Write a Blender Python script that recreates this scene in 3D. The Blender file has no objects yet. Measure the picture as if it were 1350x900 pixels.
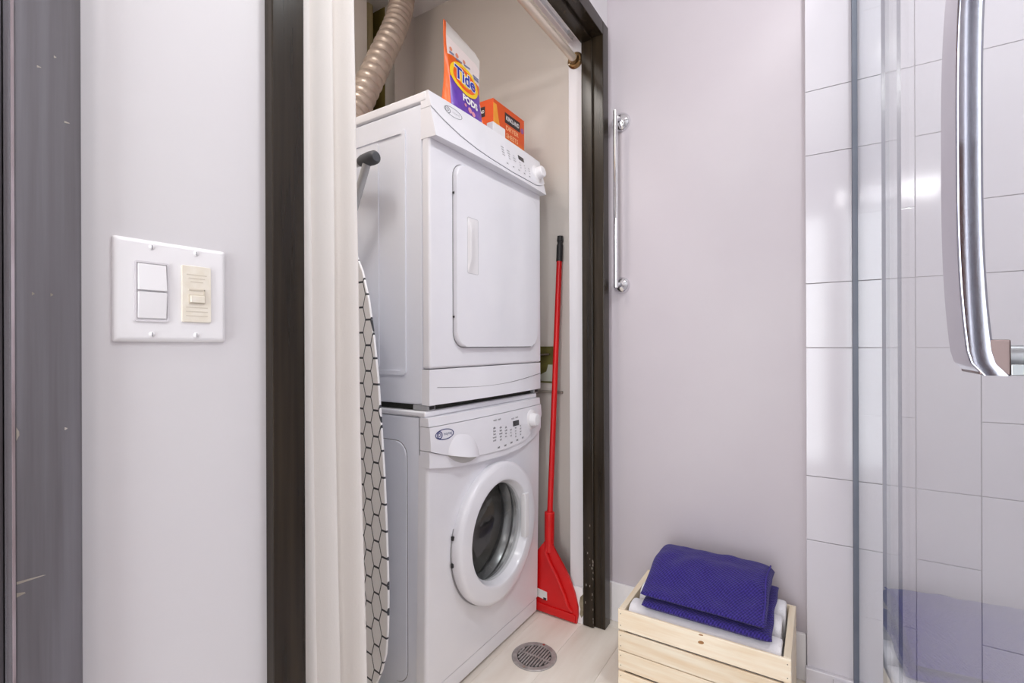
import bpy, bmesh, math, random
from mathutils import Vector, Matrix, noise
random.seed(7)
PI = math.pi
SC = bpy.context.scene
COL = SC.collection

# ------------------------------------------------------------------ camera, world, lights, exposure
cam_d = bpy.data.cameras.new('camera'); cam = bpy.data.objects.new('camera', cam_d); COL.objects.link(cam)
cam_d.sensor_width = 36.0; cam_d.sensor_fit = 'HORIZONTAL'
cam_d.lens = 638 / 1350 * 36.0
cam_d.shift_y = 5 / 1350
cam_d.clip_start = 0.02
EYE = 0.98
fwd = Vector((-math.sin(math.radians(32.4)), math.cos(math.radians(32.4)), 0))
rgt = Vector((fwd.y, -fwd.x, 0)); upv = Vector((0, 0, 1))
M = Matrix((rgt, upv, -fwd)).transposed() @ Matrix.Rotation(math.radians(-0.2), 3, 'Z')
cam.matrix_world = Matrix.Translation((0, 0, EYE)) @ M.to_4x4()
SC.camera = cam

w = bpy.data.worlds.new('world'); SC.world = w; w.use_nodes = True
w.node_tree.nodes['Background'].inputs[0].default_value = (0.9, 0.92, 1, 1)
w.node_tree.nodes['Background'].inputs[1].default_value = 0.3

def area(name, loc, size, power, color, rot=(0, 0, 0), shape='DISK', size_y=None):
    d = bpy.data.lights.new(name, 'AREA'); d.shape = shape; d.size = size
    if size_y: d.size_y = size_y
    d.energy = power; d.color = color
    o = bpy.data.objects.new(name, d); COL.objects.link(o); o.location = loc; o.rotation_euler = rot
    return o
area('ceiling_lamp_light', (-0.26, 0.25, 2.43), 0.34, 2.5, (0.95, 0.98, 1.0))
area('shower_fill_light', (0.36, 0.95, 2.47), 0.22, 11.0, (0.94, 0.975, 1.0))  # added lamp over the shower, fills light onto the machine fronts
area('vanity_light', (0.44, -0.895, 2.02), 0.46, 6.0, (0.99, 0.98, 1.0), (PI / 2 - 0.25, 0, 0), 'RECTANGLE', 0.10)

area('closet_fill_light', (-1.06, 0.42, 2.45), 0.28, 5.0, (1.0, 0.97, 0.94))  # added lamp to brighten the closet interior
area('rear_fill_light', (-0.27, -1.30, 1.02), 0.62, 23.0, (0.93, 0.97, 1.0), (PI / 2, 0, 0), 'RECTANGLE', 1.96)  # added fill light behind the rear wall opening
vs = SC.view_settings
vs.view_transform = 'Standard'; vs.look = 'None'; vs.gamma = 1.0; vs.use_curve_mapping = False
vs.exposure = 0.30

# ------------------------------------------------------------------ materials
def lin(c):
    r = []
    for v in c:
        v /= 255.0
        r.append(v / 12.92 if v <= 0.04045 else ((v + 0.055) / 1.055) ** 2.4)
    return (r[0], r[1], r[2], 1.0)
MATS = {}
class NT:
    def __init__(s, name):
        s.m = bpy.data.materials.new(name); s.m.use_nodes = True
        s.t = s.m.node_tree; s.b = s.t.nodes['Principled BSDF']
    def n(s, kind, **kw):
        nd = s.t.nodes.new(kind)
        for k, v in kw.items(): setattr(nd, k, v)
        return nd
    def l(s, a, b): s.t.links.new(a, b)
def sset(b, key, v):
    if key in b.inputs: b.inputs[key].default_value = v
def mat(name, col, rough=0.5, metal=0.0, col2=None, scale=(8, 8, 8), bump=0.0, bscale=(60, 60, 60), detail=4, lo=0.35, hi=0.65, sheen=0, coat=0, bdist=0.01, rand=0.0, ior=None):
    if name in MATS: return MATS[name]
    k = NT(name); b = k.b
    b.inputs['Base Color'].default_value = lin(col); b.inputs['Roughness'].default_value = rough; b.inputs['Metallic'].default_value = metal
    if sheen: sset(b, 'Sheen Weight', sheen)
    if coat: sset(b, 'Coat Weight', coat); sset(b, 'Coat Roughness', 0.1)
    if ior: sset(b, 'IOR', ior)
    tc = k.n('ShaderNodeTexCoord')
    src = None
    if col2 is not None:
        mp = k.n('ShaderNodeMapping'); mp.inputs['Scale'].default_value = scale; k.l(tc.outputs['Object'], mp.inputs['Vector'])
        if rand:
            oi = k.n('ShaderNodeObjectInfo'); mu = k.n('ShaderNodeMath', operation='MULTIPLY'); mu.inputs[1].default_value = 37.0
            k.l(oi.outputs['Random'], mu.inputs[0]); cx = k.n('ShaderNodeCombineXYZ'); k.l(mu.outputs[0], cx.inputs[0]); k.l(mu.outputs[0], cx.inputs[1])
            k.l(cx.outputs[0], mp.inputs['Location'])
        nz = k.n('ShaderNodeTexNoise'); nz.inputs['Scale'].default_value = 1; nz.inputs['Detail'].default_value = detail
        k.l(mp.outputs[0], nz.inputs['Vector'])
        cr = k.n('ShaderNodeValToRGB'); cr.color_ramp.elements[0].position = lo; cr.color_ramp.elements[1].position = hi
        cr.color_ramp.elements[0].color = lin(col); cr.color_ramp.elements[1].color = lin(col2)
        k.l(nz.outputs['Fac'], cr.inputs['Fac']); src = cr.outputs['Color']
        if rand:
            hs = k.n('ShaderNodeHueSaturation'); mr = k.n('ShaderNodeMapRange'); mr.inputs['To Min'].default_value = 1 - rand; mr.inputs['To Max'].default_value = 1 + rand
            k.l(oi.outputs['Random'], mr.inputs['Value']); k.l(mr.outputs[0], hs.inputs['Value']); k.l(src, hs.inputs['Color']); src = hs.outputs['Color']
        k.l(src, b.inputs['Base Color'])
    if bump:
        mp2 = k.n('ShaderNodeMapping'); mp2.inputs['Scale'].default_value = bscale; k.l(tc.outputs['Object'], mp2.inputs['Vector'])
        nz2 = k.n('ShaderNodeTexNoise'); nz2.inputs['Scale'].default_value = 1; nz2.inputs['Detail'].default_value = 3
        k.l(mp2.outputs[0], nz2.inputs['Vector'])
        bp = k.n('ShaderNodeBump'); bp.inputs['Strength'].default_value = bump; bp.inputs['Distance'].default_value = bdist
        k.l(nz2.outputs['Fac'], bp.inputs['Height']); k.l(bp.outputs[0], b.inputs['Normal'])
    MATS[name] = k.m
    return k.m

wall_white = mat('wall_white_paint', (217, 213, 216), 0.55, col2=(220, 217, 219), scale=(2, 2, 2), bump=0.06, bscale=(90, 90, 90), bdist=0.002)
wall_mauve = mat('wall_back_paint', (193, 184, 190), 0.5, col2=(198, 190, 195), scale=(2, 2, 2), bump=0.06, bscale=(90, 90, 90), bdist=0.002)
wall_closet = mat('closet_warm_shade_paint', (212, 205, 198), 0.6, col2=(217, 210, 203), scale=(2, 2, 2), bump=0.05, bscale=(90, 90, 90), bdist=0.002)  # white closet paint with the warm shade mixed into its colour
raw_board = mat('raw_recess_board', (126, 112, 52), 0.75, col2=(100, 86, 34), scale=(6, 6, 3), bump=0.1)
ceil_m = mat('ceiling_paint', (236, 232, 230), 0.6, col2=(240, 236, 234))
brown_paint = mat('dark_brown_steel_paint', (26, 19, 12), 0.24, col2=(50, 41, 30), scale=(55, 55, 2.2), detail=6, lo=0.3, hi=0.7, bump=0.08, bscale=(160, 160, 6), bdist=0.002)
sset(brown_paint.node_tree.nodes['Principled BSDF'], 'Specular IOR Level', 0.35)
lit_brown_paint = mat('worn_sheen_brown_paint', (86, 81, 84), 0.22, col2=(114, 111, 117), scale=(60, 60, 2.0), detail=6, lo=0.3, hi=0.7, bump=0.10, bscale=(160, 160, 6), bdist=0.002)  # worn brown frame paint, greyed to carry its strong light and sheen
brown_door = mat('brown_door_wood', (92, 50, 34), 0.35, col2=(120, 70, 48), scale=(40, 40, 2), bump=0.1, bscale=(60, 60, 3))
chip = mat('bare_paint_chip', (176, 168, 160), 0.6, col2=(120, 110, 100))
white_enamel = mat('white_enamel', (238, 237, 243), 0.28, col2=(241, 240, 245), coat=0.3)
side_enamel = mat('side_enamel', (236, 238, 248), 0.32, col2=(238, 240, 249))
white_plastic = mat('white_plastic', (238, 235, 237), 0.35, col2=(240, 238, 240))
gap_dark = mat('dark_gap_rubber', (40, 40, 34), 0.8, col2=(52, 52, 44))
seam_grey = mat('grey_seam', (150, 148, 152), 0.6, col2=(160, 158, 160))
print_grey = mat('grey_print', (128, 128, 134), 0.6, col2=(134, 134, 138))
print_navy = mat('navy_print', (62, 66, 120), 0.5, col2=(66, 70, 124))
lcd = mat('dark_display', (58, 58, 62), 0.2, col2=(62, 62, 66))
chrome = mat('chrome', (225, 225, 228), 0.05, 1.0, col2=(228, 228, 230))
steel = mat('drum_steel', (214, 212, 210), 0.32, 0.8, col2=(204, 202, 200), scale=(5, 5, 5))
brushed = mat('brushed_steel_drain', (178, 172, 170), 0.45, 0.3, col2=(150, 144, 142), scale=(60, 60, 60))
nickel = mat('satin_nickel', (205, 196, 184), 0.22, 1.0, col2=(196, 186, 172))
brass = mat('aged_brass', (132, 106, 74), 0.4, 1.0, col2=(128, 100, 66))
foil = mat('foil_duct', (206, 192, 180), 0.36, 0.45, col2=(190, 174, 162), scale=(30, 30, 30))
curtain_m = mat('cream_curtain_cloth', (240, 234, 229), 0.85, col2=(244, 239, 234), scale=(3, 3, 1.5), bump=0.12, bscale=(300, 300, 300), bdist=0.002, sheen=0.2)
red_plastic = mat('red_plastic', (205, 14, 18), 0.32, col2=(214, 20, 22))
black_plastic = mat('black_plastic', (34, 33, 34), 0.5, col2=(40, 39, 40))
grey_rubber = mat('charcoal_rubber_cap', (74, 76, 82), 0.55, col2=(84, 86, 92))
grey_metal = mat('light_grey_tube', (188, 188, 190), 0.4, 0.3, col2=(180, 180, 182))
ivory = mat('ivory_plastic', (238, 231, 218), 0.45, col2=(232, 223, 207), scale=(90, 90, 90))
ivory_dark = mat('ivory_relief_shade', (212, 202, 186), 0.5, col2=(216, 206, 190))
pine = mat('pale_pine', (230, 206, 174), 0.6, col2=(247, 236, 216), scale=(5, 60, 60), detail=5, lo=0.3, hi=0.7, bump=0.12, bscale=(8, 120, 120), bdist=0.003, rand=0.05)
pine_end = mat('pale_pine_end', (236, 216, 188), 0.6, col2=(246, 234, 212), scale=(60, 5, 60), detail=5, lo=0.3, hi=0.7, rand=0.05)
knot = mat('pine_knot', (176, 128, 78), 0.6, col2=(150, 104, 62), scale=(90, 90, 90))
towel_white = mat('white_terry', (240, 236, 240), 0.95, col2=(244, 241, 244), scale=(30, 30, 30), bump=0.6, bscale=(420, 420, 420), bdist=0.004, sheen=0.4)
plank_m = mat('pale_plank', (226, 214, 201), 0.42, col2=(244, 238, 229), scale=(14, 2.2, 1), detail=6, lo=0.3, hi=0.72, bump=0.06, bscale=(70, 6, 1), bdist=0.003, rand=0.045)
subfloor = mat('plank_joint', (190, 174, 158), 0.8, col2=(196, 180, 164))
tile_m = mat('glazed_white_tile', (206, 201, 208), 0.10, col2=(210, 206, 212), scale=(1.5, 1.5, 1.5), rand=0.012)
grout = mat('pale_grout', (196, 188, 190), 0.8, col2=(204, 196, 198))
basebd = mat('white_baseboard', (232, 228, 230), 0.4, col2=(236, 232, 233))
lamp_glass = None

def emit(name, col, strength):
    k = NT(name); k.b.inputs['Base Color'].default_value = lin(col)
    k.b.inputs['Emission Color'].default_value = lin(col); k.b.inputs['Emission Strength'].default_value = strength
    return k.m
lamp_glass = emit('lit_lamp_glass', (255, 240, 220), 3.0)

def glass_mat(name, tint, ior=1.5):
    k = NT(name); t = k.t; t.nodes.remove(k.b)
    out = t.nodes['Material Output']
    tr = k.n('ShaderNodeBsdfTransparent'); tr.inputs[0].default_value = tint
    gl = k.n('ShaderNodeBsdfGlossy'); gl.inputs['Roughness'].default_value = 0.02; gl.inputs['Color'].default_value = (0.95, 0.97, 0.98, 1)
    fr = k.n('ShaderNodeFresnel'); fr.inputs['IOR'].default_value = ior
    # undo the inverted fresnel on exit faces: always treat as air to glass
    ge = k.n('ShaderNodeNewGeometry'); mx = k.n('ShaderNodeMix'); mx.data_type = 'FLOAT'
    mx.inputs[2].default_value = ior; mx.inputs[3].default_value = 1 / ior
    k.l(ge.outputs['Backfacing'], mx.inputs[0]); k.l(mx.outputs[0], fr.inputs['IOR'])
    ms = k.n('ShaderNodeMixShader'); k.l(fr.outputs[0], ms.inputs[0]); k.l(tr.outputs[0], ms.inputs[1]); k.l(gl.outputs[0], ms.inputs[2])
    k.l(ms.outputs[0], out.inputs['Surface'])
    return k.m
glass_m = glass_mat('clear_shower_glass', (0.955, 0.965, 0.965, 1), 1.32)
door_glass = glass_mat('washer_door_glass', (0.90, 0.91, 0.90, 1), 1.75)
glass_edge = mat('glass_edge_grey', (96, 102, 116), 0.15, col2=(104, 110, 124))

# ------------------------------------------------------------------ mesh helpers
def V(*a): return Vector(a)
def nb(): return bmesh.new()
def box(bm, x0, x1, y0, y1, z0, z1, bev=0.0, seg=2):
    vs_ = [bm.verts.new(p) for p in ((x0, y0, z0), (x1, y0, z0), (x1, y1, z0), (x0, y1, z0), (x0, y0, z1), (x1, y0, z1), (x1, y1, z1), (x0, y1, z1))]
    fs = [bm.faces.new([vs_[i] for i in f]) for f in ((3, 2, 1, 0), (4, 5, 6, 7), (0, 1, 5, 4), (1, 2, 6, 5), (2, 3, 7, 6), (3, 0, 4, 7))]
    if bev:
        es = list({e for f in fs for e in f.edges})
        bmesh.ops.bevel(bm, geom=es, offset=bev, segments=seg, affect='EDGES', profile=0.5)
def prism(bm, pts, O, U, Vv, W, w0, w1, bev=0.0, seg=2):
    """polygon in the (U,V) plane at O, extruded along W from w0 to w1; the w1 rim may be bevelled"""
    lo = [bm.verts.new(O + U * p[0] + Vv * p[1] + W * w0) for p in pts]
    hi = [bm.verts.new(O + U * p[0] + Vv * p[1] + W * w1) for p in pts]
    n = len(pts)
    f1 = bm.faces.new(hi); f0 = bm.faces.new(lo[::-1])
    for i in range(n): bm.faces.new((lo[i], lo[(i + 1) % n], hi[(i + 1) % n], hi[i]))
    if bev: bmesh.ops.bevel(bm, geom=list(f1.edges), offset=bev, segments=seg, affect='EDGES', profile=0.5)
def rrect(hw, hh, r, cx=0, cy=0, n=6):
    p = []
    for (sx, sy, a0) in ((1, 1, 0), (-1, 1, 90), (-1, -1, 180), (1, -1, 270)):
        for i in range(n + 1):
            a = math.radians(a0 + 90 * i / n)
            p.append((cx + sx * (hw - r) + r * math.cos(a), cy + sy * (hh - r) + r * math.sin(a)))
    return p
def circ(r, n=32, cx=0, cy=0, ry=None):
    return [(cx + r * math.cos(2 * PI * i / n), cy + (ry or r) * math.sin(2 * PI * i / n)) for i in range(n)]
def ring(bm, po, pi, O, U, Vv, W, w0, w1):
    """flat ring between two outlines with the same number of points"""
    n = len(po)
    def mk(ps, w_): return [bm.verts.new(O + U * p[0] + Vv * p[1] + W * w_) for p in ps]
    a, b, c, d = mk(po, w0), mk(po, w1), mk(pi, w1), mk(pi, w0)
    for i in range(n):
        j = (i + 1) % n
        for q, r_ in ((a, b), (b, c), (c, d), (d, a)): bm.faces.new((q[i], q[j], r_[j], r_[i]))
def loft(bm, levels, O, U, Vv, W):
    rw = [[bm.verts.new(O + U * p[0] + Vv * p[1] + W * w_) for p in ps] for ps, w_ in levels]
    n = len(rw[0])
    for a, b in zip(rw, rw[1:]):
        for i in range(n): bm.faces.new((a[i], a[(i + 1) % n], b[(i + 1) % n], b[i]))
    bm.faces.new(rw[-1]); bm.faces.new(rw[0][::-1])
def lathe(bm, prof, O, A, n=48, closed=False):
    """revolve (radius, height) along axis A from O"""
    A = A.normalized(); T = A.orthogonal().normalized(); B = A.cross(T)
    rings = []
    for r, h in prof:
        if r < 1e-6: rings.append([bm.verts.new(O + A * h)])
        else: rings.append([bm.verts.new(O + A * h + (T * math.cos(2 * PI * i / n) + B * math.sin(2 * PI * i / n)) * r) for i in range(n)])
    prs = list(zip(rings, rings[1:]))
    if closed: prs.append((rings[-1], rings[0]))
    for a, b in prs:
        for i in range(n):
            j = (i + 1) % n
            if len(a) == 1: bm.faces.new((a[0], b[j], b[i]))
            elif len(b) == 1: bm.faces.new((a[i], a[j], b[0]))
            else: bm.faces.new((a[i], a[j], b[j], b[i]))
def cyl(bm, p0, p1, r, n=20, r1=None, bev=0.0):
    p0 = Vector(p0); p1 = Vector(p1); L = (p1 - p0).length; r1 = r if r1 is None else r1
    if bev: pr = [(0, 0), (r - bev, 0), (r, bev), (r1, L - bev), (r1 - bev, L), (0, L)]
    else: pr = [(0, 0), (r, 0), (r1, L), (0, L)]
    lathe(bm, pr, p0, p1 - p0, n)
def tube(bm, pts, radf, n=18, cap=True):
    pts = [Vector(p) for p in pts]; m = len(pts); prev = None; rings = []
    for i, p in enumerate(pts):
        t = (pts[min(i + 1, m - 1)] - pts[max(i - 1, 0)]).normalized()
        if prev is None: prev = t.orthogonal().normalized()
        prev = (prev - t * prev.dot(t)).normalized(); b = t.cross(prev)
        r = radf(i) if callable(radf) else radf
        rings.append([bm.verts.new(p + (prev * math.cos(2 * PI * k / n) + b * math.sin(2 * PI * k / n)) * r) for k in range(n)])
    for a, b in zip(rings, rings[1:]):
        for k in range(n): bm.faces.new((a[k], a[(k + 1) % n], b[(k + 1) % n], b[k]))
    if cap: bm.faces.new(rings[0][::-1]); bm.faces.new(rings[-1])
def surf(bm, f, nu, nv):
    g = [[bm.verts.new(f(i / nu, j / nv)) for j in range(nv + 1)] for i in range(nu + 1)]
    for i in range(nu):
        for j in range(nv): bm.faces.new((g[i][j], g[i + 1][j], g[i + 1][j + 1], g[i][j + 1]))
    return g
def arc(O, pts): return [O + p for p in pts]

OFF = {}
def finish(name, bm, m, smooth=True):
    bmesh.ops.remove_doubles(bm, verts=bm.verts, dist=1e-6)
    bmesh.ops.recalc_face_normals(bm, faces=bm.faces)
    me = bpy.data.meshes.new(name)
    bm.to_mesh(me); bm.free()
    me.materials.append(m)
    if smooth:
        for p in me.polygons: p.use_smooth = True
        me.set_sharp_from_angle(angle=math.radians(35))
    return me
def thing(name, label, cat, loc, group=None):
    o = bpy.data.objects.new(name, None); COL.objects.link(o); o.location = loc; o.empty_display_size = 0.05
    o['label'] = label; o['category'] = cat
    if group: o['group'] = group
    OFF[o.name] = Vector(loc)
    return o
def part(name, bm, m, parent, smooth=True, label=None):
    """bm is in world coordinates"""
    off = OFF[parent.name]
    bmesh.ops.translate(bm, verts=bm.verts, vec=-off)
    o = bpy.data.objects.new(name, finish(name, bm, m, smooth)); COL.objects.link(o); o.parent = parent
    if smooth: o.modifiers.new('weighted_normal', 'WEIGHTED_NORMAL').keep_sharp = True
    OFF[o.name] = off
    if label: o['label'] = label
    return o
def solo(name, bm, m, label=None, cat=None, group=None, kind=None, smooth=True, at=None):
    """a top-level mesh with its origin at the middle of its base"""
    bm.verts.ensure_lookup_table()
    xs = [v.co.x for v in bm.verts]; ys = [v.co.y for v in bm.verts]; zs = [v.co.z for v in bm.verts]
    off = Vector(at) if at else Vector(((min(xs) + max(xs)) / 2, (min(ys) + max(ys)) / 2, min(zs)))
    bmesh.ops.translate(bm, verts=bm.verts, vec=-off)
    o = bpy.data.objects.new(name, finish(name, bm, m, smooth)); COL.objects.link(o); o.location = off
    if smooth: o.modifiers.new('weighted_normal', 'WEIGHTED_NORMAL').keep_sharp = True
    OFF[o.name] = off
    if label: o['label'] = label
    if cat: o['category'] = cat
    if group: o['group'] = group
    if kind: o['kind'] = kind
    return o
def struct(name, bm, m, smooth=False): return solo(name, bm, m, kind='structure', smooth=smooth)
def text_bm(s, size, bold=0.0, shear=0.0, sx=1.0, sub=0):
    c = bpy.data.curves.new('lettering', 'FONT'); c.body = s; c.size = size; c.align_x = 'CENTER'; c.align_y = 'CENTER'; c.offset = bold; c.shear = shear; c.resolution_u = 4
    o = bpy.data.objects.new('lettering', c); COL.objects.link(o)
    dg = bpy.context.evaluated_depsgraph_get(); me = bpy.data.meshes.new_from_object(o.evaluated_get(dg))
    bm = nb(); bm.from_mesh(me); bpy.data.objects.remove(o); bpy.data.curves.remove(c); bpy.data.meshes.remove(me)
    for v in bm.verts: v.co.x *= sx
    return bm
def add_text(bm, s, size, O, U, Vv, bold=0.0, shear=0.0, sx=1.0, rot=0.0):
    t = text_bm(s, size, bold, shear, sx); c, s_ = math.cos(rot), math.sin(rot)
    mp = {}
    for v in t.verts:
        x, y = v.co.x * c - v.co.y * s_, v.co.x * s_ + v.co.y * c
        mp[v.index] = bm.verts.new(O + U * x + Vv * y)
    for f in t.faces:
        try: bm.faces.new([mp[v.index] for v in f.verts])
        except ValueError: pass
    t.free()

X_, Y_, Z_ = V(1, 0, 0), V(0, 1, 0), V(0, 0, 1)

# ------------------------------------------------------------------ room shell
WL = -0.64           # face of the left wall
WB = 1.655           # face of the back wall
CEIL = 2.5
bm = nb(); box(bm, -1.75, 1.06, -1.15, 1.75, -0.10, -0.009)
floor = struct('floor', bm, subfloor)
# planks
pw = 0.152; meshes = {}
x = -1.62; col_i = 0
while x < 1.0:
    y = -1.10 - random.random() * 0.7
    while y < 1.655:
        L = random.choice((0.9, 1.2))
        y0, y1 = max(y, -1.08), min(y + L, 1.655)
        if y1 - y0 > 0.04:
            key = round(y1 - y0, 4)
            if key not in meshes:
                b2 = nb(); box(b2, 0.0003, pw - 0.0003, 0.0003, (y1 - y0) - 0.0003, -0.0088, 0.0, 0.0004, 1)
                meshes[key] = finish('plank', b2, plank_m, False)
            o = bpy.data.objects.new('plank', meshes[key]); COL.objects.link(o); o.parent = floor
            o.location = Vector((x, y0, 0)) - OFF[floor.name]
        y += L
    x += pw
# left wall with the two door openings
bm = nb()
box(bm, -0.755, WL, 0.130, 0.405, 0.0, CEIL)
box(bm, -0.755, WL, 1.575, WB, 0.0, CEIL)
box(bm, -0.755, WL, 0.405, 1.575, 2.062, CEIL)
box(bm, -0.755, WL, -0.80, 0.130, 2.062, CEIL)
box(bm, -0.755, WL, -1.15, -0.80, 0.0, CEIL)
wall_left = struct('wall_left', bm, wall_white)
bm = nb(); box(bm, -0.755, 1.06, WB, 1.755, 0.0, CEIL); struct('wall_back', bm, wall_mauve)
bm = nb(); box(bm, -1.75, -0.755, WB, 1.755, 0.0, CEIL); struct('wall_closet_right', bm, wall_closet)
bm = nb()
box(bm, -1.64, -1.58, 0.25, 1.375, 0.0, CEIL); box(bm, -1.64, -1.58, 1.53, WB, 0.0, CEIL)
struct('wall_closet_rear', bm, wall_closet)
bm = nb(); box(bm, -1.78, -1.745, 1.33, 1.60, 0.0, CEIL); box(bm, -1.745, -1.64, 1.33, 1.375, 0.0, CEIL); box(bm, -1.745, -1.64, 1.53, 1.575, 0.0, CEIL)
struct('wall_recess', bm, raw_board)
bm = nb(); box(bm, -1.64, -0.755, 0.19, 0.25, 0.0, CEIL); struct('wall_closet_left', bm, wall_closet)
bm = nb(); box(bm, -0.755, -0.60, -1.15, -1.0, 0.0, CEIL); box(bm, 0.06, 1.06, -1.15, -1.0, 0.0, CEIL); box(bm, -0.60, 0.06, -1.15, -1.0, 2.04, CEIL)
struct('wall_rear', bm, wall_white)      # with an added opening that lets the fill light in
bm = nb(); box(bm, -0.80, 0.30, -1.40, -1.15, -0.10, 0.0); box(bm, -0.80, 0.30, -1.40, -1.15, 2.3, 2.36); box(bm, -0.86, -0.80, -1.40, -1.15, 0.0, 2.3); box(bm, 0.30, 0.36, -1.40, -1.15, 0.0, 2.3); box(bm, -0.86, 0.36, -1.46, -1.40, 0.0, 2.3)
struct('wall_fill_box', bm, wall_white)  # added shell around the rear fill light
bm = nb(); box(bm, 1.0, 1.06, -1.0, WB, 0.0, CEIL); struct('wall_right', bm, wall_white)
bm = nb(); box(bm, -1.80, 1.06, -1.15, 1.755, CEIL, CEIL + 0.06); struct('ceiling', bm, ceil_m)

# tiled part of the back wall: each tile a piece of the wall
bm = nb(); box(bm, -0.0325, 1.0, 1.6435, WB, 0.0, CEIL)
tw = struct('wall_shower', bm, grout)
edges = [-0.033, 0.0860, 0.2135, 0.3395]
while edges[-1] < 0.97: edges.append(min(edges[-1] + 0.1265, 0.999))
S = 0.1845; Z0 = 0.970
P1 = [-5, -3, -2, 0, 1, 3, 4, 6, 7, 9]; P2 = [-5, -4, -2, -1, 1, 2, 4, 5, 7, 8, 9]
tm = {}
for c in range(len(edges) - 1):
    x0, x1 = edges[c], edges[c + 1]
    pat = P1 if c % 2 == 0 else P2
    for a, b in zip(pat, pat[1:]):
        za, zb = Z0 + a * S, min(Z0 + b * S, CEIL)
        if zb - za < 0.02: continue
        key = (round(x1 - x0, 4), round(zb - za, 4))
        if key not in tm:
            b2 = nb(); box(b2, 0.0007, x1 - x0 - 0.0007, -0.0060, 0.0, 0.0007, zb - za - 0.0007, 0.0011, 2)
            tm[key] = finish('tile', b2, tile_m, False)
        o = bpy.data.objects.new('tile', tm[key]); COL.objects.link(o); o.parent = tw
        o.location = Vector((x0, 1.6435, za)) - OFF[tw.name]
# base course of the tiled wall
bm = nb(); box(bm, -0.036, 0.086, 1.624, 1.6435, 0.0, 0.052, 0.004, 2); struct('baseboard_shower', bm, tile_m, True)
bm = nb(); box(bm, 0.030, 0.150, -1.0, 1.6435, 0.0, 0.045, 0.004, 2); struct('trim_curb', bm, tile_m, True)
bm = nb(); box(bm, 0.150, 0.999, -0.999, 1.6435, 0.0, 0.02); struct('floor_shower', bm, tile_m)

# baseboards
bm = nb(); box(bm, WL, -0.034, WB - 0.012, WB, 0.0, 0.136, 0.003, 2); struct('baseboard_back', bm, basebd, True)
bm = nb(); box(bm, -0.757, -0.702, 1.564, 1.575, 0.0, 0.126, 0.003, 2)
bbc = struct('baseboard_closet', bm, basebd, True)
bm = nb()
pts = [(0.0, 0.0), (0.006, 0.012), (0.003, 0.03), (0.008, 0.05), (0.004, 0.072), (-0.006, 0.084), (-0.018, 0.088), (-0.026, 0.078), (-0.022, 0.055), (-0.016, 0.036), (-0.012, 0.018)]
prism(bm, [(-p[0] - 0.708, p[1] + 0.022) for p in pts][::-1], V(0, 1.564, 0), V(1, 0, 0), Z_, V(0, -1, 0), 0, 0.0004)
part('paint_chip', bm, mat('bare_grey_patch', (150, 144, 124), 0.8, col2=(118, 108, 84), scale=(60, 60, 60)), bbc)
bm = nb(); box(bm, WL, WL + 0.012, 0.180, 0.378, 0.0, 0.136, 0.003, 2); struct('baseboard_left', bm, basebd, True)

# dark steel frame of the closet opening
def frame_part(bm, x0, x1, y0, y1, z0, z1): box(bm, x0, x1, y0, y1, z0, z1, 0.003, 2)
FT = 2.094
fr = bpy.data.objects.new('trim_1', None); COL.objects.link(fr); fr.location = (-0.66, 1.0, 0); OFF['trim_1'] = Vector(fr.location); fr['kind'] = 'structure'
bm = nb(); frame_part(bm, -0.700, -0.623, 0.379, 0.428, 0, FT); part('jamb', bm, brown_paint, fr)
bm = nb(); frame_part(bm, -0.700, -0.623, 1.572, 1.621, 0, FT); part('jamb', bm, brown_paint, fr)
bm = nb(); frame_part(bm, -0.700, -0.623, 0.4282, 1.5718, FT - 0.049, FT); part('head', bm, brown_paint, fr)
bm = nb(); frame_part(bm, -0.700, -0.660, 1.560, 1.5718, 0.001, FT - 0.0492); part('door_stop', bm, brown_paint, fr)
bm = nb(); frame_part(bm, -0.700, -0.660, 0.4282, 0.440, 0.001, FT - 0.0492); part('door_stop', bm, brown_paint, fr)
bm = nb(); frame_part(bm, -0.700, -0.660, 0.4402, 1.5598, FT - 0.061, FT - 0.0492); part('door_stop', bm, brown_paint, fr)
# small chips of paint on the frame
bm = nb()
for k in range(22):
    zz = 0.02 + 0.34 * random.random() ** 1.6; s = random.uniform(0.0008, 0.0022)
    prism(bm, [(s * math.cos(a * 1.256) * random.uniform(.5, 1), zz + 2.4 * s * math.sin(a * 1.256)) for a in range(5)], V(-0.6615 - 0.03 * random.random() ** 3, 1.5600, 0), X_, Z_, -Y_, -0.0002, 0.0003)
part('paint_chip', bm, chip, fr)
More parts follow.
